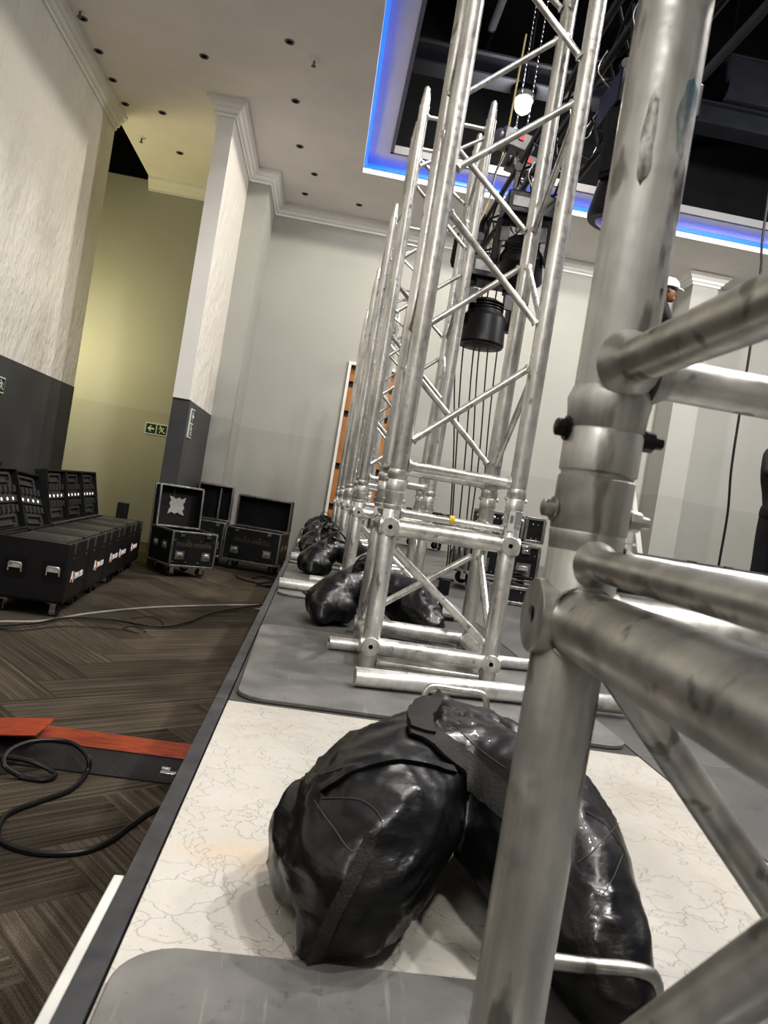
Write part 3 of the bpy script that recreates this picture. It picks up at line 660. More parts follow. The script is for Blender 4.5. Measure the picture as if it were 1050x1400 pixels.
def seam(px_pts,m=THREAD,r=.0005,name='stitching',per=10):
    pts=[]
    for p in curve_pts([(x,y,0) for x,y in px_pts],per):
        h=hit(p.x,p.y,.0008)
        if h and (not pts or (h[0]-pts[-1]).length<.03): pts.append(h[0])
    if len(pts)>3: MB().path(pts,r,6).build(name,m,bag,origin=BAGO)
try:
    ribbon([(508,1140),(490,1185),(465,1235),(440,1290),(425,1318)],.014,WEB,'edge_webbing')
    ribbon([(556,995),(580,1004),(615,1030),(650,1062),(690,1098),(735,1130)],.036,WEB,'carry_strap',.004,.003)
    ribbon([(790,1250),(800,1300),(808,1350)],.012,WEB,'edge_webbing')
    ribbon([(440,1080),(500,1048),(560,1040),(620,1055)],.010,VINYL,'piping',.002,.003)
    seam([(435,1060),(500,1042),(565,1035)]); seam([(430,1095),(455,1130),(485,1165),(520,1130)])
    seam([(485,1165),(522,1128),(495,1095),(440,1092)]); seam([(790,1180),(815,1160),(850,1120)]); seam([(795,1260),(830,1215),(850,1170)])
    seam([(620,990),(650,1020),(690,1050)]); seam([(800,1110),(830,1130),(855,1165)])
except Exception as ex: print('RIBBON',ex)
# pale paper tag hanging between the lobes
hp=Vector((.205,.86,.075))
b=MB(); pa=[(0,0,.045),(.014,0,.03),(.016,-.004,.0),(-.002,-.008,-.028),(-.018,-.006,-.012)]
vs=[b.bm.verts.new(hp+Vector(q)) for q in pa]; b.bm.faces.new(vs); vs2=[b.bm.verts.new(hp+Vector(q)+Vector((0,.0012,0))) for q in pa]; b.bm.faces.new(vs2[::-1])
for i in range(5): j=(i+1)%5; b.bm.faces.new((vs[i],vs[j],vs2[j],vs2[i]))
b.build('fabric_tag',mk_plain('pale_tag',(.45,.43,.33),.7),bag,origin=BAGO,smooth=0)
try: ribbon([(574,1006),(572,988),(583,968),(596,958)],.034,WEB,'strap_loop',.007,.004)
except Exception as ex: print('LOOP',ex)
# the bag behind the middle tower (same kind, slumped) and its copies
bm=bmesh.new()
chain(bm,[((-.05,.05,.165),.06),((-.12,.0,.115),.085),((-.16,-.05,.085),.083),((-.185,-.12,.06),.06),((-.19,-.17,.025),.024)],.012)
chain(bm,[((-.13,.06,.08),.078),((-.19,-.02,.07),.068),((-.12,-.10,.06),.055)],.012)
chain(bm,[((-.05,.05,.165),.06),((.04,.06,.14),.07),((.12,.02,.12),.085),((.17,-.05,.085),.083),((.2,-.12,.06),.06),((.21,-.17,.025),.024)],.012)
chain(bm,[((.13,.07,.08),.078),((.2,-.02,.07),.068)],.012)
chain(bm,[((-.06,.04,.18),.045),((-.05,.05,.222),.014)],.012)
m2=bake(bm,.009,8,'bag_body'); wrinkle(m2,1.1,4); flatten(m2); m2.shade_smooth(); m2.materials.append(VINYL)
bl=['black sandbag slumped behind the middle tower, seen between its legs','dark sandbag beside the second full tower','dark sandbag beside the third full tower','dark sandbag beside the fourth full tower','farthest dark sandbag in front of the timber doorway']
bagp=[(.27,2.86,0,0),(.19,4.42,0,R(8)),(.17,5.92,0,R(-12)),(.15,7.40,0,R(14)),(.15,8.95,0,R(-6))]
first=None
for (x,y,z,rz),lb in zip(bagp,bl):
    if first is None:
        o=thing('sandbag',lb,'sandbag',(x,y,z),rz,'black sandbags weighting the towers'); k=bpy.data.objects.new('bag_body',m2); C.objects.link(k); k.parent=o
        b=MB(); rows=[]
        lp=curve_pts([(-.10,-.0,.19),(-.08,.0,.245),(-.04,.02,.262),(0,.04,.24),(.03,.05,.2)],7)
        for i,p in enumerate(lp):
            t_=(lp[min(i+1,len(lp)-1)]-lp[max(i-1,0)]).normalized(); s_=Vector((0,1,0)); s_=(s_-t_*s_.dot(t_)).normalized()*.025; n_=t_.cross(s_).normalized()*.002
            rows.append([b.bm.verts.new(q) for q in (p-s_-n_,p+s_-n_,p+s_+n_,p-s_+n_)])
        for A_,B_ in zip(rows,rows[1:]):
            for j in range(4): b.bm.faces.new((A_[j],A_[(j+1)%4],B_[(j+1)%4],B_[j]))
        b.bm.faces.new(rows[0][::-1]); b.bm.faces.new(rows[-1]); b.build('carry_strap',WEB,o,smooth=60); first=o
    else: o=copy_tree(first); o.location=(x,y,z); o.rotation_euler=(0,0,rz); o['label']=lb
# ================================================================== CARPET-SIDE THINGS
# cable ramp
def ramp(x0,x1,y0,label,mirror=False):
    o=thing('cable_ramp',label,'cable ramp',((x0+x1)/2,y0,CARP),0,'orange and black cable ramps on the carpet'); L=x1-x0
    Mx=Matrix(((0,0,1),(1,0,0),(0,1,0)))
    MB().prism([(0,0),(0,.006),(.13,.045),(.22,.045),(.36,.006),(.36,0)],-L/2,L/2,Mx).build('ramp_body',RAMPB,o,smooth=20)
    MB().prism([(.125,.046),(.13,.052),(.30,.040),(.345,.014),(.34,.0115),(.22,.0455)],-L/2+.004,L/2-.004,Mx).build('lid',ORANGE,o,smooth=20)
    return o
r1=ramp(-1.03,-.16,2.57,'cable ramp with black edge and orange lid running under the stage')
r2=ramp(-2.0,-1.035,2.58,'cable ramp with raised orange lid end, cut off by the left photo edge')
ld=on_z(60,1003,CARP+.06)
b=MB().box((0,0,0),(.22,.19,.006),Matrix.Rotation(R(-7),3,'Y')); k=b.build('raised_lid_end',ORANGE,r2,bevel=.002); k.location=(ld.x-.10-r2.location.x,ld.y-.02-r2.location.y,.078)
p=on_z(237,1063,CARP+.06)
tag(MB().box((p.x-.02,p.y,CARP+.066),(.05,.022,.02)).box((p.x-.03,p.y+.02,CARP+.07),(.03,.012,.024)).tube((p.x-.04,p.y,CARP+.07),(p.x+.01,p.y,CARP+.075),.006,8).build('steel_clip',CHROME,bevel=.002),'small bright steel clip on the ramp end at the stage edge','clip')
def cable(ctrl,r,m,label,n=14,name='cable',grp=None,z=None):
    return tag(MB().path(curve_pts(ctrl,n),r,8).build(name,m),label,'cable',grp)
zc=CARP+.008
def fz(l,z=zc): return [tuple(on_z(x,y,z)) for x,y in l]
def fz2(l): return [tuple(on_z(x,y,CARP+z)) for x,y,z in l]
cable(fz2([(-60,1035,.06),(0,1034,.06),(45,1042,.04),(75,1058,.016),(60,1066,.01),(30,1062,.01),(5,1045,.045),(15,1025,.07),(50,1013,.075),(95,1015,.07),(120,1035,.06),(118,1058,.016),(95,1080,.01),(55,1095,.009),(12,1112,.009),(-3,1135,.009),(5,1152,.009),(50,1166,.009),(110,1165,.009),(150,1150,.009),(180,1128,.009),(222,1103,.009),(300,1085,.009)]),.0085,CABLE,'thick black cable looping over the ramp and under the stage edge')
cable(fz([(-60,853),(0,850),(60,849),(120,839),(200,831),(280,828),(345,827),(385,826)]),.008,CABLEG,'light grey cable across the carpet in front of the black cases')
cable(fz([(-60,862),(0,856),(50,852),(90,845),(150,847),(215,857),(255,851),(290,838),(350,828),(400,822)],zc+.012),.007,CABLE,'black cable crossing the carpet along the light grey cable')
cable(fz([(-20,850),(15,862),(90,856),(160,860),(190,866),(175,862),(170,858),(185,856),(200,864)]),.003,CABLE,'thin black cable wriggling in front of the cases')
cable(fz([(180,845),(205,843),(220,848),(222,857),(190,853)]),.003,CABLE,'thin black cable loop beside the grey cable')
cable(fz([(322,787),(330,792),(350,797),(372,804),(400,806)]),.007,CABLE,'black cable coming out beside the right road case')
cable(fz([(345,790),(360,788),(375,794),(352,798),(365,801),(390,798)],CARP+.02),.01,CABLE,'tangled black cable by the stage edge behind')
p=on_z(352,832,CARP+.02)
tag(MB().box((p.x,p.y,CARP+.012),(.05,.03,.022)).box((p.x+.03,p.y+.02,CARP+.022),(.03,.02,.03)).build('steel_clip',CHROME,bevel=.002),'small bright steel clip at the far stage edge by the cables','clip')
# --- black charging cases in a row
def caster(parent,x,y,z,a=0,r=.035):
    b=MB().box((x,y,z-.008),(.06,.06,.008)); M_=rotZ(a)
    for s_ in (-1,1): b.box(Vector((x,y,z-.045))+M_@Vector((0,s_*.018,0)),(.035,.004,.07),rot=M_)
    f=b.build('caster',CHROME,parent)
    MB().lathe(Vector((x,y,z-.065))+M_@Vector((.012,0,0)),M_@Vector((0,1,0)),[(-.014,r*.7),(-.012,r),(.012,r),(.014,r*.7)],16).build('wheel',RUBBER,f)
def latch_handle(parent,M3,loc,sw=.075,sh=.055,recess=True):
    loc=Vector(loc)
    def Q(x,y,z): return loc+M3@Vector((x,y,z))
    b=MB().box(Q(0,0,.0015),(1,1,1),rot=M3@Matrix.Diagonal((sw*1.5,sh*1.7,.003)))
    f=b.build('handle_dish',BLKM if recess else CEDGE,parent,smooth=0)
    hb=MB(); hb.path([Q(-sw*.45,-sh*.35,.006),Q(-sw*.45,sh*.3,.01),Q(-sw*.3,sh*.4,.013),Q(sw*.3,sh*.4,.013),Q(sw*.45,sh*.3,.01),Q(sw*.45,-sh*.35,.006)],.0045,8)
    hb.box(Q(0,sh*.2,.009),(1,1,1),rot=M3@Matrix.Diagonal((sw*.85,sh*.5,.008))).build('handle',ALU_BRIGHT,f)
dz=.095
rowA=Vector((-1.484,4.90)); rowdir=Vector((-.235,2.97)).normalized()
def ccase(i,lid):
    w_,d_,h_=.44,.592,.385; ly=[.12,.22,.22,.03,.06][i]
    c2=rowA+rowdir*(i*.598)
    lab=['black charging case nearest the camera in the row, with two chrome handles','second black charging case in the row, its open lid leaning sideways','middle black charging case in the row, first of three neat upright lids','fourth black charging case in the row, middle one of three upright lids','farthest black charging case in the row, next to the road case'][i]
    o=thing('charging_case',lab,'flight case',(c2.x,c2.y,CARP),math.atan2(-rowdir.x,rowdir.y),'black charging cases in a row')
    x0,x1=-w_,0; y0,y1=0,d_; zb_=dz; zt=dz+h_
    b=MB(); T=.018
    b.box((-w_/2,d_/2,zb_+.01),(w_,d_,.02)); b.box((-w_/2,T/2,zb_+h_/2),(w_,T,h_)).box((-w_/2,d_-T/2,zb_+h_/2),(w_,T,h_)).box((-T/2,d_/2,zb_+h_/2),(T,d_-2*T,h_)).box((-w_+T/2,d_/2,zb_+h_/2),(T,d_-2*T,h_))
    b.build('case_body',CASE,o,bevel=.004)
    MB().box((-w_/2,d_/2,zt-.03),(w_-.04,d_-.04,.03)).build('foam_insert',FOAM,o)
    b=MB()
    for k in range(5): b.box((-w_/2-.0,.075+.11*k,zt-.010),(w_-.10,.05,.014),Matrix.Rotation(R(2*(k-1)),3,'X'))
    b.build('light_fixtures',mk_plain('dark_plastic',(.05,.05,.05),.4,.2,20),o,bevel=.003)
    Mf=Matrix(((1,0,0),(0,0,-1),(0,1,0))); Mr=Matrix(((0,0,1),(1,0,0),(0,1,0)))
    if i==0:
        for hx in (-.31,-.082): latch_handle(o,Mf,(hx,-.0,zb_+.20),.085,.075)
    for k,y in enumerate((.12,.47)):
        MB().box((.004,y,zt-.035),(.009,.028,.07)).box((.003,y,zt-.10),(.006,.024,.014)).build('latch',GREYM,o,bevel=.001)
    lx=Matrix.Translation((.0012,ly,zb_+.13))@Mr.to_4x4()
    sc=.078
    text_mesh('A',sc*1.25,WHITE,'logo_lettering',o,lx)
    text_mesh('S',sc*1.35,LORG,'logo_lettering',o,Matrix.Translation((.0012,ly+.05,zb_+.118))@Mr.to_4x4())
    text_mesh('TERA LED',sc*.72,WHITE,'logo_lettering',o,Matrix.Translation((.0012,ly+.095,zb_+.137))@Mr.to_4x4())
    for x in (-.07,-w_+.07):
        for y in (.07,d_-.07): caster(o,x,y,dz,random.uniform(0,3))
    if lid:
        tilt=R({1:17,2:19,3:12,4:12,5:12}[lid]); L=w_*.97
        Mt=Matrix.Rotation(-tilt,3,'Y')
        base=Vector((-w_+.0,0,zt+.004))
        if lid==2: Mt=Matrix.Rotation(-R(21),3,'Y')@Matrix.Rotation(R(-4),3,'X')
        def Q(x,y,z): return base+Mt@Vector((x,y,z))     # local: z up along lid, x outward to +X
        lf=MB(); D=.09
        lf.box(Q(-D+.006,d_/2,L/2),(1,1,1),rot=Mt@Matrix.Diagonal((.012,d_-.006,L)))
        for (yy) in (.009,d_-.009): lf.box(Q(-D/2,yy,L/2),(1,1,1),rot=Mt@Matrix.Diagonal((D,.014,L)))
        for zz in (.008,L-.008): lf.box(Q(-D/2,d_/2,zz),(1,1,1),rot=Mt@Matrix.Diagonal((D,d_-.032,.014)))
        lo=lf.build('lid',CASE,o)
        fb=MB(); 
        fb.box(Q(-D+.03,d_/2,L/2),(1,1,1),rot=Mt@Matrix.Diagonal((.035,d_-.034,L-.034)))
        for zz in (.07,L-.07):
            fb.box(Q(-D+.055,d_/2,zz+.028),(1,1,1),rot=Mt@Matrix.Diagonal((.03,.34,.018))); fb.box(Q(-D+.055,d_/2,zz-.028),(1,1,1),rot=Mt@Matrix.Diagonal((.03,.34,.012)))
            for yy in (-.17,.17): fb.box(Q(-D+.055,d_/2+yy,zz),(1,1,1),rot=Mt@Matrix.Diagonal((.03,.02,.06)))
        for zz in (L*.34,L*.66):
            for kk in range(6): fb.box(Q(-D+.055,.06+.094*kk,zz),(1,1,1),rot=Mt@Matrix.Diagonal((.035,.038,.05)))
        fb.box(Q(-D+.052,d_/2,L/2),(1,1,1),rot=Mt@Matrix.Diagonal((.03,d_-.04,.05)))
        fb.build('foam_lining',FOAM,lo,bevel=.003)
        for kk in range(4): MB().lathe(Q(-D+.067,.12+.117*kk,L/2),Mt@Vector((1,0,0)),[(0,.011),(.004,.011),(.006,.007)],10).build('indicator_light',LEDW,lo)
for i in range(5): ccase(i,i+1)
# another dark case top behind, cut by the left edge
o=thing('charging_case','dark case lid showing behind the nearest case at the left photo edge','flight case',(-2.49,5.75,CARP),0)
MB().box((-.2,.2,.45),(.42,.4,.9)).build('case_body',CASE,o,bevel=.004)
b=MB().box((-.2,-.006,.8),(.38,.012,.16)).box((-.2,-.02,.8),(.2,.02,.05)); b.build('foam_lining',FOAM,o,bevel=.003)
MB().box((-.2,-.016,.9),(.41,.02,.02)).build('edge_trim',CASEI,o)
# --- road cases with aluminium edges
def edges(mb,w_,d_,h_,z0_,t_=.02,x0_=0,y0_=0):
    for x in (x0_,x0_+w_):
        for y in (y0_,y0_+d_): mb.box((x,y,z0_+h_/2),(t_,t_,h_))
    for z in (z0_,z0_+h_):
        for y in (y0_,y0_+d_): mb.box((x0_+w_/2,y,z),(w_,t_,t_))
        for x in (x0_,x0_+w_): mb.box((x,y0_+d_/2,z),(t_,d_,t_))
def road_case(loc,rz,w_,d_,h_,label,text=None,lidtilt=8,lidkind='open',casters=True,name='road_case',grp='black road cases with aluminium edges',handles=2,lidh=.34):
    o=thing(name,label,'flight case',loc,rz,grp); z0_=.12 if casters else .012
    b=MB(); T=.012; b.box((w_/2,d_/2,z0_+T/2),(w_,d_,T)); 
    b.box((w_/2,T/2,z0_+h_/2),(w_,T,h_)).box((w_/2,d_-T/2,z0_+h_/2),(w_,T,h_)).box((T/2,d_/2,z0_+h_/2),(T,d_-2*T,h_)).box((w_-T/2,d_/2,z0_+h_/2),(T,d_-2*T,h_))
    b.build('case_body',CASE,o)
    b=MB(); edges(b,w_,d_,h_,z0_); b.build('aluminium_edging',CEDGE,o,bevel=.003)
    if lidkind=='closed': MB().box((w_/2,d_/2,z0_+h_+.004),(w_,d_,.012)).box((w_/2,d_/2,z0_+h_-.08),(w_+.008,d_+.008,.02)).build('lid',CASE,o)
    Mf=Matrix(((1,0,0),(0,0,-1),(0,1,0))); Ml=Matrix(((0,0,-1),(-1,0,0),(0,1,0))); Mr=Matrix(((0,0,1),(1,0,0),(0,1,0)))
    if handles:
        for fx in (.2,.8): latch_handle(o,Mf,(w_*fx,-.003,z0_+h_*.32),.065,.05,False)
        for fy in (.3,.7): latch_handle(o,Ml,(-.003,d_*fy,z0_+h_*.55),.06,.045,False); latch_handle(o,Mr,(w_+.003,d_*fy,z0_+h_*.55),.06,.045,False)
        for fx in (.2,.8): MB().box((w_*fx,-.012,z0_+h_-.025),(.055,.012,.05)).box((w_*fx,-.02,z0_+h_-.035),(.028,.008,.02)).build('latch',CHROME,o,bevel=.002)
    rb=MB()
    for fx in (.06,.36,.64,.94):
        for fz_ in (.12,.75): rb.ball((w_*fx,-.001,z0_+h_*fz_),.006,8)
    rb.build('rivets',CHROME,o)
    if text: text_mesh(text,h_*.24,GLETT,'lettering',o,Matrix.Translation((w_*.5,-.002,z0_+h_*.58))@Mf.to_4x4(),align='CENTER')
    if casters:
        for x in (.08,w_-.08):
            for y in (.08,d_-.08): caster(o,x,y,z0_,random.uniform(0,3),.045)
    if lidkind=='open':
        tl=R(lidtilt); Mt=Matrix.Rotation(-tl,3,'X'); D=.11; base=Vector((0,d_-D+.01,z0_+h_+.012)); L=lidh
        def Q(x,y,z): return base+Mt@Vector((x,y,z))
        b=MB(); b.box(Q(w_/2,D-.006,L/2),(1,1,1),rot=Mt@Matrix.Diagonal((w_,.012,L)))
        for x in (.006,w_-.006): b.box(Q(x,D/2,L/2),(1,1,1),rot=Mt@Matrix.Diagonal((.012,D,L)))
        for z in (.006,L-.006): b.box(Q(w_/2,D/2,z),(1,1,1),rot=Mt@Matrix.Diagonal((w_-.024,D,.012)))
        lo=b.build('lid',CASEI,o,smooth=0)
        b=MB()
        for y in (0,D):
            for x in (0,w_): b.box(Q(x,y,L/2),(1,1,1),rot=Mt@Matrix.Diagonal((.02,.02,L)))
            for z in (0,L): b.box(Q(w_/2,y,z),(1,1,1),rot=Mt@Matrix.Diagonal((w_,.02,.02)))
        b.build('aluminium_edging',CEDGE,lo,bevel=.003)
        return o,lo,Q,Mt
    return o
r,lo,Q,Mt=road_case((-1.335,7.52,CARP),R(37),.48,.50,.34,'open road case beside the black charging cases, pale patch inside its lid','multi-media',4,lidh=.42)
b=MB()
pp=[]
for e_ in range(4):
    ca_,sa_=math.cos(e_*math.pi/2),math.sin(e_*math.pi/2)
    for (u,v_) in ((-.095,-.095),(-.05,-.07),(-.02,-.088),(.02,-.07),(.05,-.088)): pp.append((u*ca_-v_*sa_,u*sa_+v_*ca_))
b.prism([(x,y) for x,y in pp],0,.004,Mt@Matrix(((1,0,0),(0,0,-1),(0,1,0))),Q(.24,.092,.22)); b.build('pale_patch',mk_plain('pale_label',(.3,.3,.29),.6,.2,60),lo,smooth=0)
r,lo,Q,Mt=road_case((-1.01,9.03,CARP),R(-10),.66,.45,.38,'wide open road case at the right, next to the stage edge','multi-media',-3,lidh=.37)
r,lo,Q,Mt=road_case((-1.45,9.08,CARP),R(0),.41,.42,.40,'open road case half hidden behind the case with the pale patch',None,-3,lidh=.42)
MB().box(Q(.27,.01,.2),(1,1,1),rot=Mt@Matrix.Diagonal((.02,.02,.38))).build('divider_edge',CEDGE,lo)
p=on_y(398,757,8.7); 
tag(MB().lathe((-.22,8.75,CARP+.0015),(0,0,1),[(0,.075),(.19,.085),(.2,.09),(.21,.08)],20).build('black_bucket',RUBBER),'small black drum between the right road case and the stage','drum')
tag(MB().box((-2.02,8.2,CARP+.31),(.1,.1,.62)).box((-2.02,8.2,CARP+.02),(.3,.2,.03)).build('black_post',RUBBER,bevel=.004),'narrow black post behind the last charging case','post')
# ================================================================== RIGHT OF STAGE
# long row of black cases / panels crossing behind the near tower
p0=on_y(862,752,4.0); 
for i in range(4):
    o=thing('panel_case',['black panel case at the left end of the low row behind the near tower','second black panel case from the left end of the low row','third black panel case from the left end of the low row','black panel case at the right end of the low row'][i],'flight case',(1.60+i*.62,3.95+i*.02,0.0015),R(2),'low row of black panel cases on the stage')
    MB().box((.305,.25,.20),(.605,.5,.40)).build('case_body',CASEI,o,bevel=.004)
    MB().box((.305,.25,.412),(.612,.506,.022)).build('lid',CASE,o,bevel=.002)
    b=MB()
    for x in (.1,.5): b.box((x,-.006,.395),(.03,.01,.035)).box((x,.05,.426),(.05,.02,.01))
    b.build('latch',GREYM,o,bevel=.001)
    b=MB()
    for x in (.15,.305,.46): b.box((x,-.002,.2),(.006,.004,.36))
    b.build('groove_strips',CASE,o)
# cases at the back right seen between the towers
road_case((1.0,4.75,0.0015),R(0),.46,.5,.225,'closed road case on the stage right of the middle tower',None,lidkind='closed',casters=True)
road_case((1.08,4.85,.369),R(0),.27,.26,.15,'small black case with silver edges on the road case, left of two',None,lidkind='closed',casters=False,handles=0)
road_case((1.375,4.85,.369),R(0),.12,.26,.15,'small black case with silver edges on the road case, right of two',None,lidkind='closed',casters=False,handles=0)
road_case((1.08,4.36,0.0015),R(-3),.29,.24,.09,'low silver edged case with cable coil on top beside the stack',None,lidkind='closed',casters=False,handles=0)
cp=[(1.22+.09*math.cos(a)+.01*math.sin(a*2.7),4.48+.08*math.sin(a),.125+.0035*a) for a in [k*.4 for k in range(60)]]
tag(MB().path(cp,.006,6).build('cable_coil',CABLE),'dark cable coil lying on the low silver edged case','cable')
road_case((1.15,9.1,0.0015),R(3),.5,.4,.35,'silver edged case far back between the towers under the hanging cables',None,lidkind='closed',casters=True)
road_case((.62,8.9,0.0015),R(-3),.35,.35,.42,'pale topped case far back beside the last tower',None,lidkind='closed',casters=False)
b=MB().ball((0,0,.08),.085,16).ball((.2,.1,.07),.075,16)
for i,(x,y,s_,lb) in enumerate(((1.35,6.7,1.0,'round black cable bundle far back, left of the small stacked cases'),(1.5,7.2,1.25,'larger round black cable bundle behind the middle tower'))):
    b=MB()
    for k in range(7): b.path([(.09*s_*math.cos(a),.09*s_*math.sin(a)*math.cos(k*.4),.1*s_+.09*s_*math.sin(a)*math.sin(k*.4)+.004*k) for a in [j*math.pi/10 for j in range(20)]],.012,6)
    o=tag(b.build('cable_bundle',CABLE),lb,'cable bundle'); o.location=(x,y,.012)
# black stand with clamp behind the sandbag
o=thing('floor_stand','small black metal clamp stand on the deck right of the slumped sandbag','stand',(.62,3.35,.0015))
MB().box((0,0,.008),(.12,.1,.014)).tube((0,0,.01),(0,0,.11),.012,10).build('foot',BLKM,o)
MB().box((0,0,.14),(.05,.03,.07)).box((-.03,0,.12),(.03,.02,.03)).box((.0,0,.175),(.08,.02,.012)).build('clamp',BLKM,o,bevel=.002)
# ladder
def seg2(b,a,c,w_,d_):
    a=Vector(a);c=Vector(c);dv=(c-a); L=dv.length; zq=dv.normalized(); xq=Vector((0,1,0)).cross(zq).normalized(); yq=zq.cross(xq)
    Mx=Matrix((xq,yq,zq)).transposed(); b.box((a+c)/2,(1,1,1),rot=Mx@Matrix.Diagonal((w_,d_,L)))
LY=7.1; LH=1.42; lad=thing('step_ladder','white step ladder on the stage behind the near tower','ladder',(2.86,LY,0.0015))
for sx in (1,-1):
    for y in (0,.42):
        b=MB(); yt=.08 if y==0 else .34; seg2(b,(sx*.43,y,0),(sx*.05,yt,LH-.02),.05 if sx>0 else .035,.022); b.build('rail',LADD,lad)
for k in range(1,6):
    z=.235*k; f=z/LH; x=.43-.38*f; ya=.08*f; yb=.42-.08*f
    for sx in (1,-1): MB().box((sx*x-sx*.02,(ya+yb)/2,z),(.08,yb-ya-.01,.022)).build('step',LADD,lad)
    b=MB(); seg2(b,(x-.03,ya,z-.01),(x+.03,ya,z-.09),.012,.01); b.build('step_brace',LADD,lad)
MB().box((0,.21,LH),(.24,.34,.035)).build('top_cap',LADD,lad,bevel=.004)
# ================================================================== PEOPLE
def skinmesh(name,verts,edges_,radii,m,parent,sub=2,root=0):
    me=bpy.data.meshes.new(name); me.from_pydata(verts,edges_,[]); o=bpy.data.objects.new(name,me); C.objects.link(o)
    sk=o.modifiers.new('skin','SKIN'); sk.use_smooth_shade=True
    for i,r_ in enumerate(radii):
        rr=r_ if isinstance(r_,tuple) else (r_,r_); me.skin_vertices[0].data[i].radius=rr
    me.skin_vertices[0].data[root].use_root=True
    s_=o.modifiers.new('sub','SUBSURF'); s_.levels=sub; s_.render_levels=sub
    dg=bpy.context.evaluated_depsgraph_get(); dg.update(); out=bpy.data.meshes.new_from_object(o.evaluated_get(dg)); bpy.data.objects.remove(o)
    out.materials.clear(); out.materials.append(m); out.shade_smooth()
    o=bpy.data.objects.new(name,out); C.objects.link(o); o.parent=parent; return o
def person(loc,rz,label,lean=0.0,helmet=False,armpose='down'):
    o=thing('person',label,'person',loc,rz,None)
    def L(x,y,z):      # lean of the upper body forward (+y)
        if z>.95: y=y+(z-.95)*math.sin(lean); z=.95+(z-.95)*math.cos(lean)
        return Vector((x,y,z))
    J={'pel':L(0,0,.95),'sp':L(0,.01,1.12),'ch':L(0,.0,1.32),'nk':L(0,-.005,1.46),'nk2':L(0,.005,1.53),'hd':L(0,.02,1.60),'ht':L(0,.02,1.70)}
    for s,n_ in ((1,'r'),(-1,'l')):
        J['sh'+n_]=L(s*.17,0,1.41)
        if armpose=='down': J['el'+n_]=L(s*.23,-.01,1.13); J['wr'+n_]=L(s*.22,.09,.89)
        else: J['el'+n_]=L(s*.24,.14,1.20); J['wr'+n_]=L(s*.14,.36,1.30)
        J['hp'+n_]=Vector((s*.09,0,.90)); J['kn'+n_]=Vector((s*.11,.025,.49)); J['an'+n_]=Vector((s*.12,-.01,.09)); J['to'+n_]=Vector((s*.14,.14,.03))
    ks=list(J); idx={k:i for i,k in enumerate(ks)}
    E=[('pel','sp'),('sp','ch'),('ch','nk'),('nk','nk2'),('nk2','hd'),('hd','ht')]
    for n_ in 'rl': E+=[('ch','sh'+n_),('sh'+n_,'el'+n_),('el'+n_,'wr'+n_),('pel','hp'+n_),('hp'+n_,'kn'+n_),('kn'+n_,'an'+n_),('an'+n_,'to'+n_)]
    rad={'pel':(.135,.1),'sp':(.125,.09),'ch':(.145,.105),'nk':.062,'nk2':.052,'hd':.085,'ht':.07}
    for n_ in 'rl': rad.update({'sh'+n_:.06,'el'+n_:.04,'wr'+n_:.026,'hp'+n_:.085,'kn'+n_:.055,'an'+n_:.038,'to'+n_:.032})
    skinmesh('body',[tuple(J[k]) for k in ks],[(idx[a],idx[b_]) for a,b_ in E],[rad[k] for k in ks],SKIN,o)
    # head detail: modelled ellipsoid cranium, nose, ears, lips, eyes
    hc=L(0,.02,1.625); b=MB(); b.ball(hc,.1,20,(.78,.95,1.12)); b.ball(hc+Vector((0,.055,-.06)),.05,14,(.85,.8,.8))
    b.lathe(hc+Vector((0,.088,.02)),(0,.35,-1),[(0,.006),(.03,.012),(.045,.015),(.052,.004)],10)
    for s in (-1,1): b.ball(hc+Vector((s*.078,-.005,0)),.028,10,(.35,.7,1))
    b.build('head',SKIN,o)
    for s in (-1,1):
        MB().ball(hc+Vector((s*.032,.086,.018)),.011,10).build('eye',EYEW,o)
        MB().ball(hc+Vector((s*.032,.0955,.018)),.0045,8).build('pupil',HAIR,o)
    MB().ball(hc+Vector((0,.094,-.052)),.02,10,(1.1,.35,.3)).build('mouth',LIP,o)
    if helmet:
        b=MB(); hh=hc+Vector((0,0,.035)); b.lathe(hh,(0,0,1),[(0,.112),(.004,.118),(.03,.116),(.06,.105),(.085,.08),(.1,.045),(.104,.001)],28)
        b.prism([(.118*math.cos(a),.125*math.sin(a)+.0) for a in [k*math.pi/12 for k in range(24)]],-.006,.002,None,hh)
        b.prism([(.085*math.cos(a),.05+.12*math.sin(a)) for a in [k*math.pi/10 for k in range(11)]],-.010,-.002,None,hh)
        b.box(hh+Vector((0,0,.1)),(.02,.15,.012)); b.build('hard_hat',HELM,o,smooth=50)
    else:
        b=MB(); b.ball(hc+Vector((0,-.018,.028)),.103,18,(.82,.95,1.02)); b.build('hair',HAIR,o)
    sk=['pel','sp','ch','nk']; V=[]; Eg=[]; rd=[]; ii={}
    def add(k,p,r_): ii[k]=len(V); V.append(tuple(p)); rd.append(r_)
    add('a',L(0,0,.78),(.20,.155)); add('b',J['sp'],(.17,.13)); add('c',J['ch'],(.165,.12)); add('d',L(0,-.005,1.45),.085)
    Eg+=[(0,1),(1,2),(2,3)]
    for n_ in 'rl':
        add('s'+n_,J['sh'+n_],.078); add('e'+n_,J['el'+n_],.058); add('w'+n_,J['el'+n_].lerp(J['wr'+n_],.93),.042); Eg+=[(2,ii['s'+n_]),(ii['s'+n_],ii['e'+n_]),(ii['e'+n_],ii['w'+n_])]
    skinmesh('black_top',V,Eg,rd,TEE,o,root=1)
    V=[];Eg=[];rd=[];ii={}
    add('a',L(0,0,1.04),(.135,.10)); add('p',L(0,0,.90),(.14,.11)); Eg=[(0,1)]
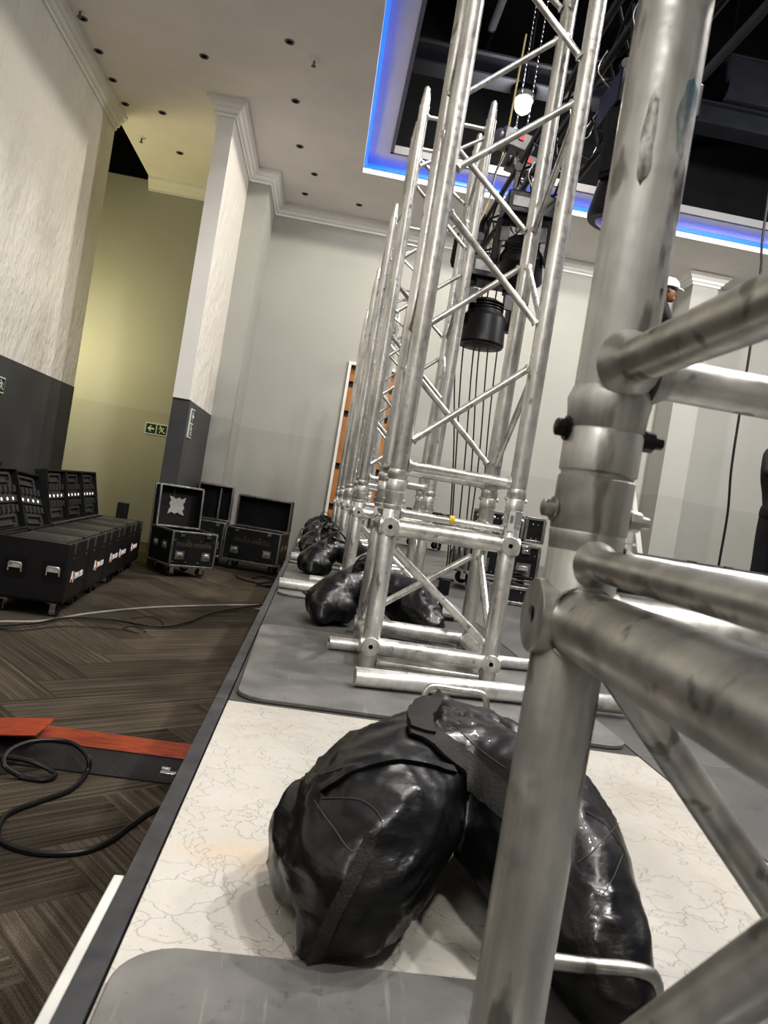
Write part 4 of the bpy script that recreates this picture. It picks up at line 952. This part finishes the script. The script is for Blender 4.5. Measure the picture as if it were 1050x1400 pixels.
    for n_ in 'rl':
        add('h'+n_,J['hp'+n_]+Vector((0,0,-.08)),.1); add('k'+n_,J['kn'+n_],.078); add('n'+n_,J['an'+n_]+Vector((0,0,.02)),.062); Eg+=[(1,ii['h'+n_]),(ii['h'+n_],ii['k'+n_]),(ii['k'+n_],ii['n'+n_])]
    skinmesh('trousers',V,Eg,rd,JEAN,o,root=1)
    for s,n_ in ((1,'r'),(-1,'l')):
        a=J['an'+n_]; t_=J['to'+n_]
        b=MB().ball(t_+Vector((0,-.02,.02)),.06,14,(.75,1.35,.75)).ball(a+Vector((0,-.01,-.035)),.055,14,(.75,.9,1.0)).box((a.x+s*.01,.05,.012),(.085,.27,.022)); b.build('boot',BOOT,o,bevel=.003)
        # hand: palm and five curled fingers
        w_=J['wr'+n_]; dr=(w_-J['el'+n_]).normalized(); side=Vector((s,0,0)); side=(side-dr*side.dot(dr)).normalized(); fw=dr.cross(side)
        V=[];Eg=[];rd=[]
        V.append(tuple(w_)); rd.append((.026,.02)); V.append(tuple(w_+dr*.05)); rd.append((.036,.018)); V.append(tuple(w_+dr*.085)); rd.append((.038,.016)); Eg=[(0,1),(1,2)]
        skinmesh('hand',V,Eg,rd,SKIN,o,1)
        fb=MB()
        for q,(off,ln) in enumerate(((-.027,.06),(-.009,.072),(.009,.068),(.026,.053))):
            p_=w_+dr*.085+fw*off; fb.path([p_,p_+dr*ln*.45-side*.004,p_+dr*ln*.8-side*.018,p_+dr*ln*.9-side*.034],[.009,.0085,.008,.006],8)
        p_=w_+dr*.035-fw*.03; fb.path([p_,p_-fw*.022+dr*.025-side*.005,p_-fw*.026+dr*.055-side*.018],[.011,.010,.007],8)
        fb.build('fingers',SKIN,o)
    return o
person((3.83,6.0,.0015),R(178),'person in black clothes standing at the right edge of the photo',armpose='work')
person((2.84,7.32,1.4435),R(-90),'person in dark clothes and white hard hat up on the ladder',lean=.36,helmet=True,armpose='work')
# ================================================================== RIGGING
TX=1.22; TZ=2.98
tr=thing('lighting_truss','black lighting truss hanging along the room above the towers','truss',(TX,1.2,TZ))
Ln=5.5; hw=.145
for x in (-hw,hw):
    for z in (-hw,hw): MB().tube((x,0,z),(x,Ln,z),.022,12).build('chord',BLKM,tr)
for k in range(11):
    y0_=k*.5; y1_=y0_+.5; s_=1 if k%2 else -1
    for face in (-1,1):
        MB().tube((face*hw,y0_,-s_*hw),(face*hw,y1_,s_*hw),.009,8).build('diagonal_brace',BLKM,tr)
        MB().tube((-s_*hw,y0_,face*hw),(s_*hw,y1_,face*hw),.009,8).build('diagonal_brace',BLKM,tr)
for y in (0,Ln):
    for a_,b_ in (((-hw,-hw),(hw,-hw)),((hw,-hw),(hw,hw)),((hw,hw),(-hw,hw)),((-hw,hw),(-hw,-hw))): MB().tube((a_[0],y,a_[1]),(b_[0],y,b_[1]),.012,8).build('end_brace',BLKM,tr)
def moving_head(loc,pan,label,tilt=0,drop=.1,lens=None,sc=1.0):
    o=thing('moving_head_light',label,'stage light',loc,0,None)   # origin: centre between the clamped chords
    for x in (-hw,hw): MB().lathe((x,-.02,0),(0,1,0),[(0,.034),(.04,.034)],16).box((x,0,-.03-drop/2),(.028,.03,drop+.02)).build('clamp',RUBBER,o)
    z=-drop-.03
    MB().box((0,0,z-.1),(.42,.30,.17)).box((0,0,z-.01),(.36,.26,.02)).box((0,0,z-.19),(.3,.24,.02)).build('base',BLKM,o,bevel=.012)
    MB().box((-.1,-.153,z-.1),(.14,.008,.08)).build('display',mk_plain('grey_display',(.32,.33,.34),.3),o,bevel=.002)
    def add(mb,name,m,**k):
        q=mb.build(name,m,o,**k); q.rotation_euler=(0,0,pan); return q
    for s_ in (-1,1): add(MB().box((s_*.21,0,z-.37),(.05,.13,.34)).box((s_*.18,0,z-.215),(.1,.13,.05)).box((s_*.238,0,z-.45),(.012,.1,.14)),'yoke_arm',BLKM,bevel=.012)
    for s_ in (-1,1): add(MB().box((s_*.15,-.085,z-.33),(.07,.02,.12)),'side_cover',GREYM,bevel=.004)
    Mt_=Matrix.Rotation(tilt,3,'X'); c=Vector((0,0,z-.46))
    b=MB(); b.lathe(c-Mt_@Vector((0,0,-.14)),Mt_@Vector((0,0,-1)),[(0,.09),(.02,.125),(.10,.14),(.15,.175),(.36,.19),(.38,.18)],24); hd=add(b,'head',BLKM,smooth=30)
    b=MB()
    for k in range(4): b.lathe(c-Mt_@Vector((0,0,-.115+.025*k)),Mt_@Vector((0,0,-1)),[(0,.125+.004*k),(.003,.146),(.009,.146),(.012,.125+.004*k)],24)
    b.build('cooling_fins',BLKM,hd)
    MB().lathe(c+Mt_@Vector((0,0,-.225)),Mt_@Vector((0,0,-1)),[(0,.155),(.018,.14),(.026,.09),(.03,.0)],24).build('lens',lens or BLKM,hd)
    MB().path(curve_pts([(-.15,.1,z-.05),(-.2,.18,z-.15),(-.1,.2,z-.3),(.02,.17,z-.15),(.1,.12,z-.02)],8),.006,6).build('power_lead',CABLE,o)
    o.scale=(sc,sc,sc); return o
mz=TZ-hw
moving_head((TX-.075,6.35,mz),R(6),'black moving head light hanging in the centre above the stage cables',0,.14,None,1.05)
moving_head((TX-.14,5.0,mz),R(-20),'black moving head light with purple glints behind the right upright of the middle tower',R(30),.2,PURP,.82)
moving_head((TX+.10,3.72,mz),R(35),'black moving head light partly hidden just left of the near upright',R(8),.05,PURP)
# second fixture pack behind: black speaker-like cable looms and boxes on the truss end
b=MB(); b.lathe((0,0,0),(0,0,-1),[(0,.05),(.02,.075),(.3,.08),(.36,.065),(.38,.02)],16)
o=tag(b.build('chain_bag',TEE),'black fabric chain bag hanging at the far end of the black truss','bag'); o.location=(TX-.16,6.78,TZ+.22)
b=MB(); b.lathe((0,0,0),(0,0,-1),[(0,.04),(.02,.06),(.26,.065),(.3,.05),(.32,.02)],16)
o=tag(b.build('chain_bag',TEE),'smaller black fabric chain bag just left of the hanging light','bag'); o.location=(TX-.33,6.75,TZ+.0)
def hoist(loc,label,top):
    o=thing('chain_hoist',label,'hoist',loc,R(20),'chain hoists above the black truss')
    MB().box((0,0,0),(.26,.15,.15)).lathe((-.13,0,0),(-1,0,0),[(0,.065),(.04,.06),(.045,.03)],16).lathe((.13,0,0),(1,0,0),[(0,.06),(.05,.055),(.055,.02)],16).build('motor_body',GREYM,o,bevel=.012)
    MB().path([(0,0,.07),(.03,0,.1),(0,0,.13),(-.03,0,.1),(0,0,.07)],.008,8).build('hook',CHROME,o)
    b=MB(); n=int((top-.1)/.022)
    for k in range(n):
        z=.12+k*.022; pts=[]
        for j in range(9):
            a=2*math.pi*j/8; u=.0065*math.cos(a); v_=.015*math.sin(a); pts.append((u if k%2 else 0,0 if k%2 else u,z+v_))
        b.path(pts,.0028,5)
    b.build('chain',CHROME,o); MB().box((.02,-.08,.02),(.05,.01,.05)).build('red_tag',mat('red_tag',(.45,.03,.03),.5),o)
    MB().path([(-.05,0,-.07),(-.12,0,-.3),(-.14,0,-.46)],.008,8).path([(.05,0,-.07),(.12,0,-.3),(.14,0,-.46)],.008,8).build('sling',CABLE,o)
    return o
hoist((TX+.06,6.55,TZ+.62),'grey chain hoist with its chain rising toward the bright lamp',VZ-.1-(TZ+.62))
hoist((TX-.10,6.2,TZ+.62),'chain hoist with red tag left of the grey one',VZ-.1-(TZ+.62))
# clamps, looms and glinting leads along the truss
for k in range(9):
    y=1.7+k*.55; x=TX+random.uniform(-.1,.1)
    tag(MB().path(curve_pts([(TX-hw-.03,y,TZ-.1),(TX-.1,y+.1,TZ-.28-.05*random.random()),(TX+.05,y+.22,TZ-.24),(TX+hw+.03,y+.3,TZ-.05),(TX+hw+.03,y+.42,TZ+.16)],8),.0075,6).build('cable_loop',CABLE),'black cable looped along the black lighting truss','cable','cable loops on the lighting truss')
for k in range(10):
    y=2.0+k*.42; b=MB().path(curve_pts([(TX-hw-.02,y,TZ-hw+.03),(TX-hw-.04,y+.03,TZ-hw-.06),(TX-.08,y+.05,TZ-hw-.13-.04*(k%2)),(TX-.02,y+.1,TZ-hw-.05),(TX,y+.12,TZ-hw+.02)],6),.0035,6)
    tag(b.build('safety_wire',CHROME),'shiny steel safety wire loop under the black lighting truss','wire','safety wires on the lighting truss')
# hanging cables down to stage
hc=[(624,470,615),(634,470,618),(648,475,626),(655,480,636),(668,470,640),(690,400,660)]
lbs=['leftmost black cable hanging from the centre light to the stage','second black cable from the left hanging under the centre light','third hanging black cable under the centre light','fourth hanging black cable under the centre light','fifth hanging black cable under the centre light','rightmost hanging black cable, starting higher on the truss end']
for (xt,yt,xb),lb in zip(hc,lbs):
    a=on_y(xt,yt,6.5); bpt=on_z(xb,742,.006); bpt=Vector((bpt.x*6.55/bpt.y,6.55,.006)); tp=Vector((a.x,6.5,TZ-.16))
    n_=(a+bpt)/2+Vector((random.uniform(-.03,.03),0,0))
    cable([tp,a,n_,bpt+Vector((0,0,.12)),bpt,bpt+Vector((.06,-.1,.0)),bpt+Vector((.2,-.22,0))],.0062,CABLE,lb,grp='black cables hanging under the centre light')
pts=[on_y(1046,300,5.2),on_y(1040,370,5.2),on_y(1025,480,5.2),on_y(1012,560,5.2),on_y(1000,640,5.2),on_y(995,700,5.2),on_y(984,765,5.2)]
top=pts[0]+Vector((-.02,0,1.6)); bot=pts[-1]+Vector((0,0,-.25))
cable([top+Vector((0,0,1.6)),top]+pts+[bot,Vector((bot.x,bot.y,.01)),Vector((bot.x+.2,bot.y-.05,.008))],.009,CABLE,'single black cable hanging down at the right in front of the back wall')
cable([on_y(700,165,6.9)+Vector((0,0,.8)),on_y(690,200,6.8),on_y(678,235,6.75),on_y(668,275,6.7),Vector((TX-.25,6.6,TZ-.05))],.009,mk_plain('pale_yellow_cable',(.45,.4,.2),.5),'pale yellow cable hanging left of the chain hoist')
# lamp in the void
lp_=on_y(715,145,7.9)
lm=thing('work_lamp','brightly glowing round work lamp high in the dark roof opening','lamp',lp_)
MB().ball((0,0,0),.085,20).build('bulb',LAMP,lm); MB().lathe((0,0,.05),(0,.25,1),[(0,.1),(.06,.11),(.14,.06),(.18,.03)],20).build('lamp_housing',BLKM,lm)
MB().tube((0,.03,.2),(0,.03,VZ-.05-lp_.z),.01,8).build('drop_rod',BLKM,lm)
# ================================================================== LIGHT
def area(loc,size,power,col,target,shape='DISK'):
    l=bpy.data.lights.new('area_light','AREA'); l.shape=shape; l.size=size; l.energy=power; l.color=col
    o=bpy.data.objects.new('area_light',l); C.objects.link(o); o.location=loc; o.rotation_euler=(Vector(target)-Vector(loc)).to_track_quat('-Z','Y').to_euler(); return o
def point(loc,power,col,r=.1):
    l=bpy.data.lights.new('point_light','POINT'); l.energy=power; l.color=col; l.shadow_soft_size=r; o=bpy.data.objects.new('point_light',l); C.objects.link(o); o.location=loc; return o
WARM=(1,.93,.82)
point((lp_.x,lp_.y-.15,lp_.z-.15),230,WARM,.07)
area((3.4,3.6,6.2),.25,150,(1,.965,.915),(1.0,3.2,0))
area((2.6,.2,5.6),.3,110,(1,.965,.915),(0,2.5,0))
area((.4,-1.8,5.2),.4,110,(1,.94,.86),(-1,6,1))
area((4.9,5.8,4.5),.4,190,(1,.965,.915),(3.5,10,1))
point((-1.1,-1.3,2.5),58,(1,.96,.91),.45)  # added unseen fill behind the camera for ceiling, left panel and near chord
point((-3.75,9.4,1.9),66,(1,.9,.5),.35)
area((2.6,1.9,3.1),.22,22,(1,.96,.9),(.4,.4,.6))  # added lamp giving the near tower a rim highlight on its right edge
area((1.2,2.2,5.2),.4,90,(1,.965,.915),(-3,5.5,1.8))  # added lamp that brightens the left wall panel
w=bpy.data.worlds.new('world'); bpy.context.scene.world=w; w.use_nodes=True
w.node_tree.nodes['Background'].inputs[0].default_value=(.6,.62,.66,1); w.node_tree.nodes['Background'].inputs[1].default_value=.03
sc=bpy.context.scene
sc.view_settings.view_transform='Standard'; sc.view_settings.look='Medium High Contrast'; sc.view_settings.exposure=0.28
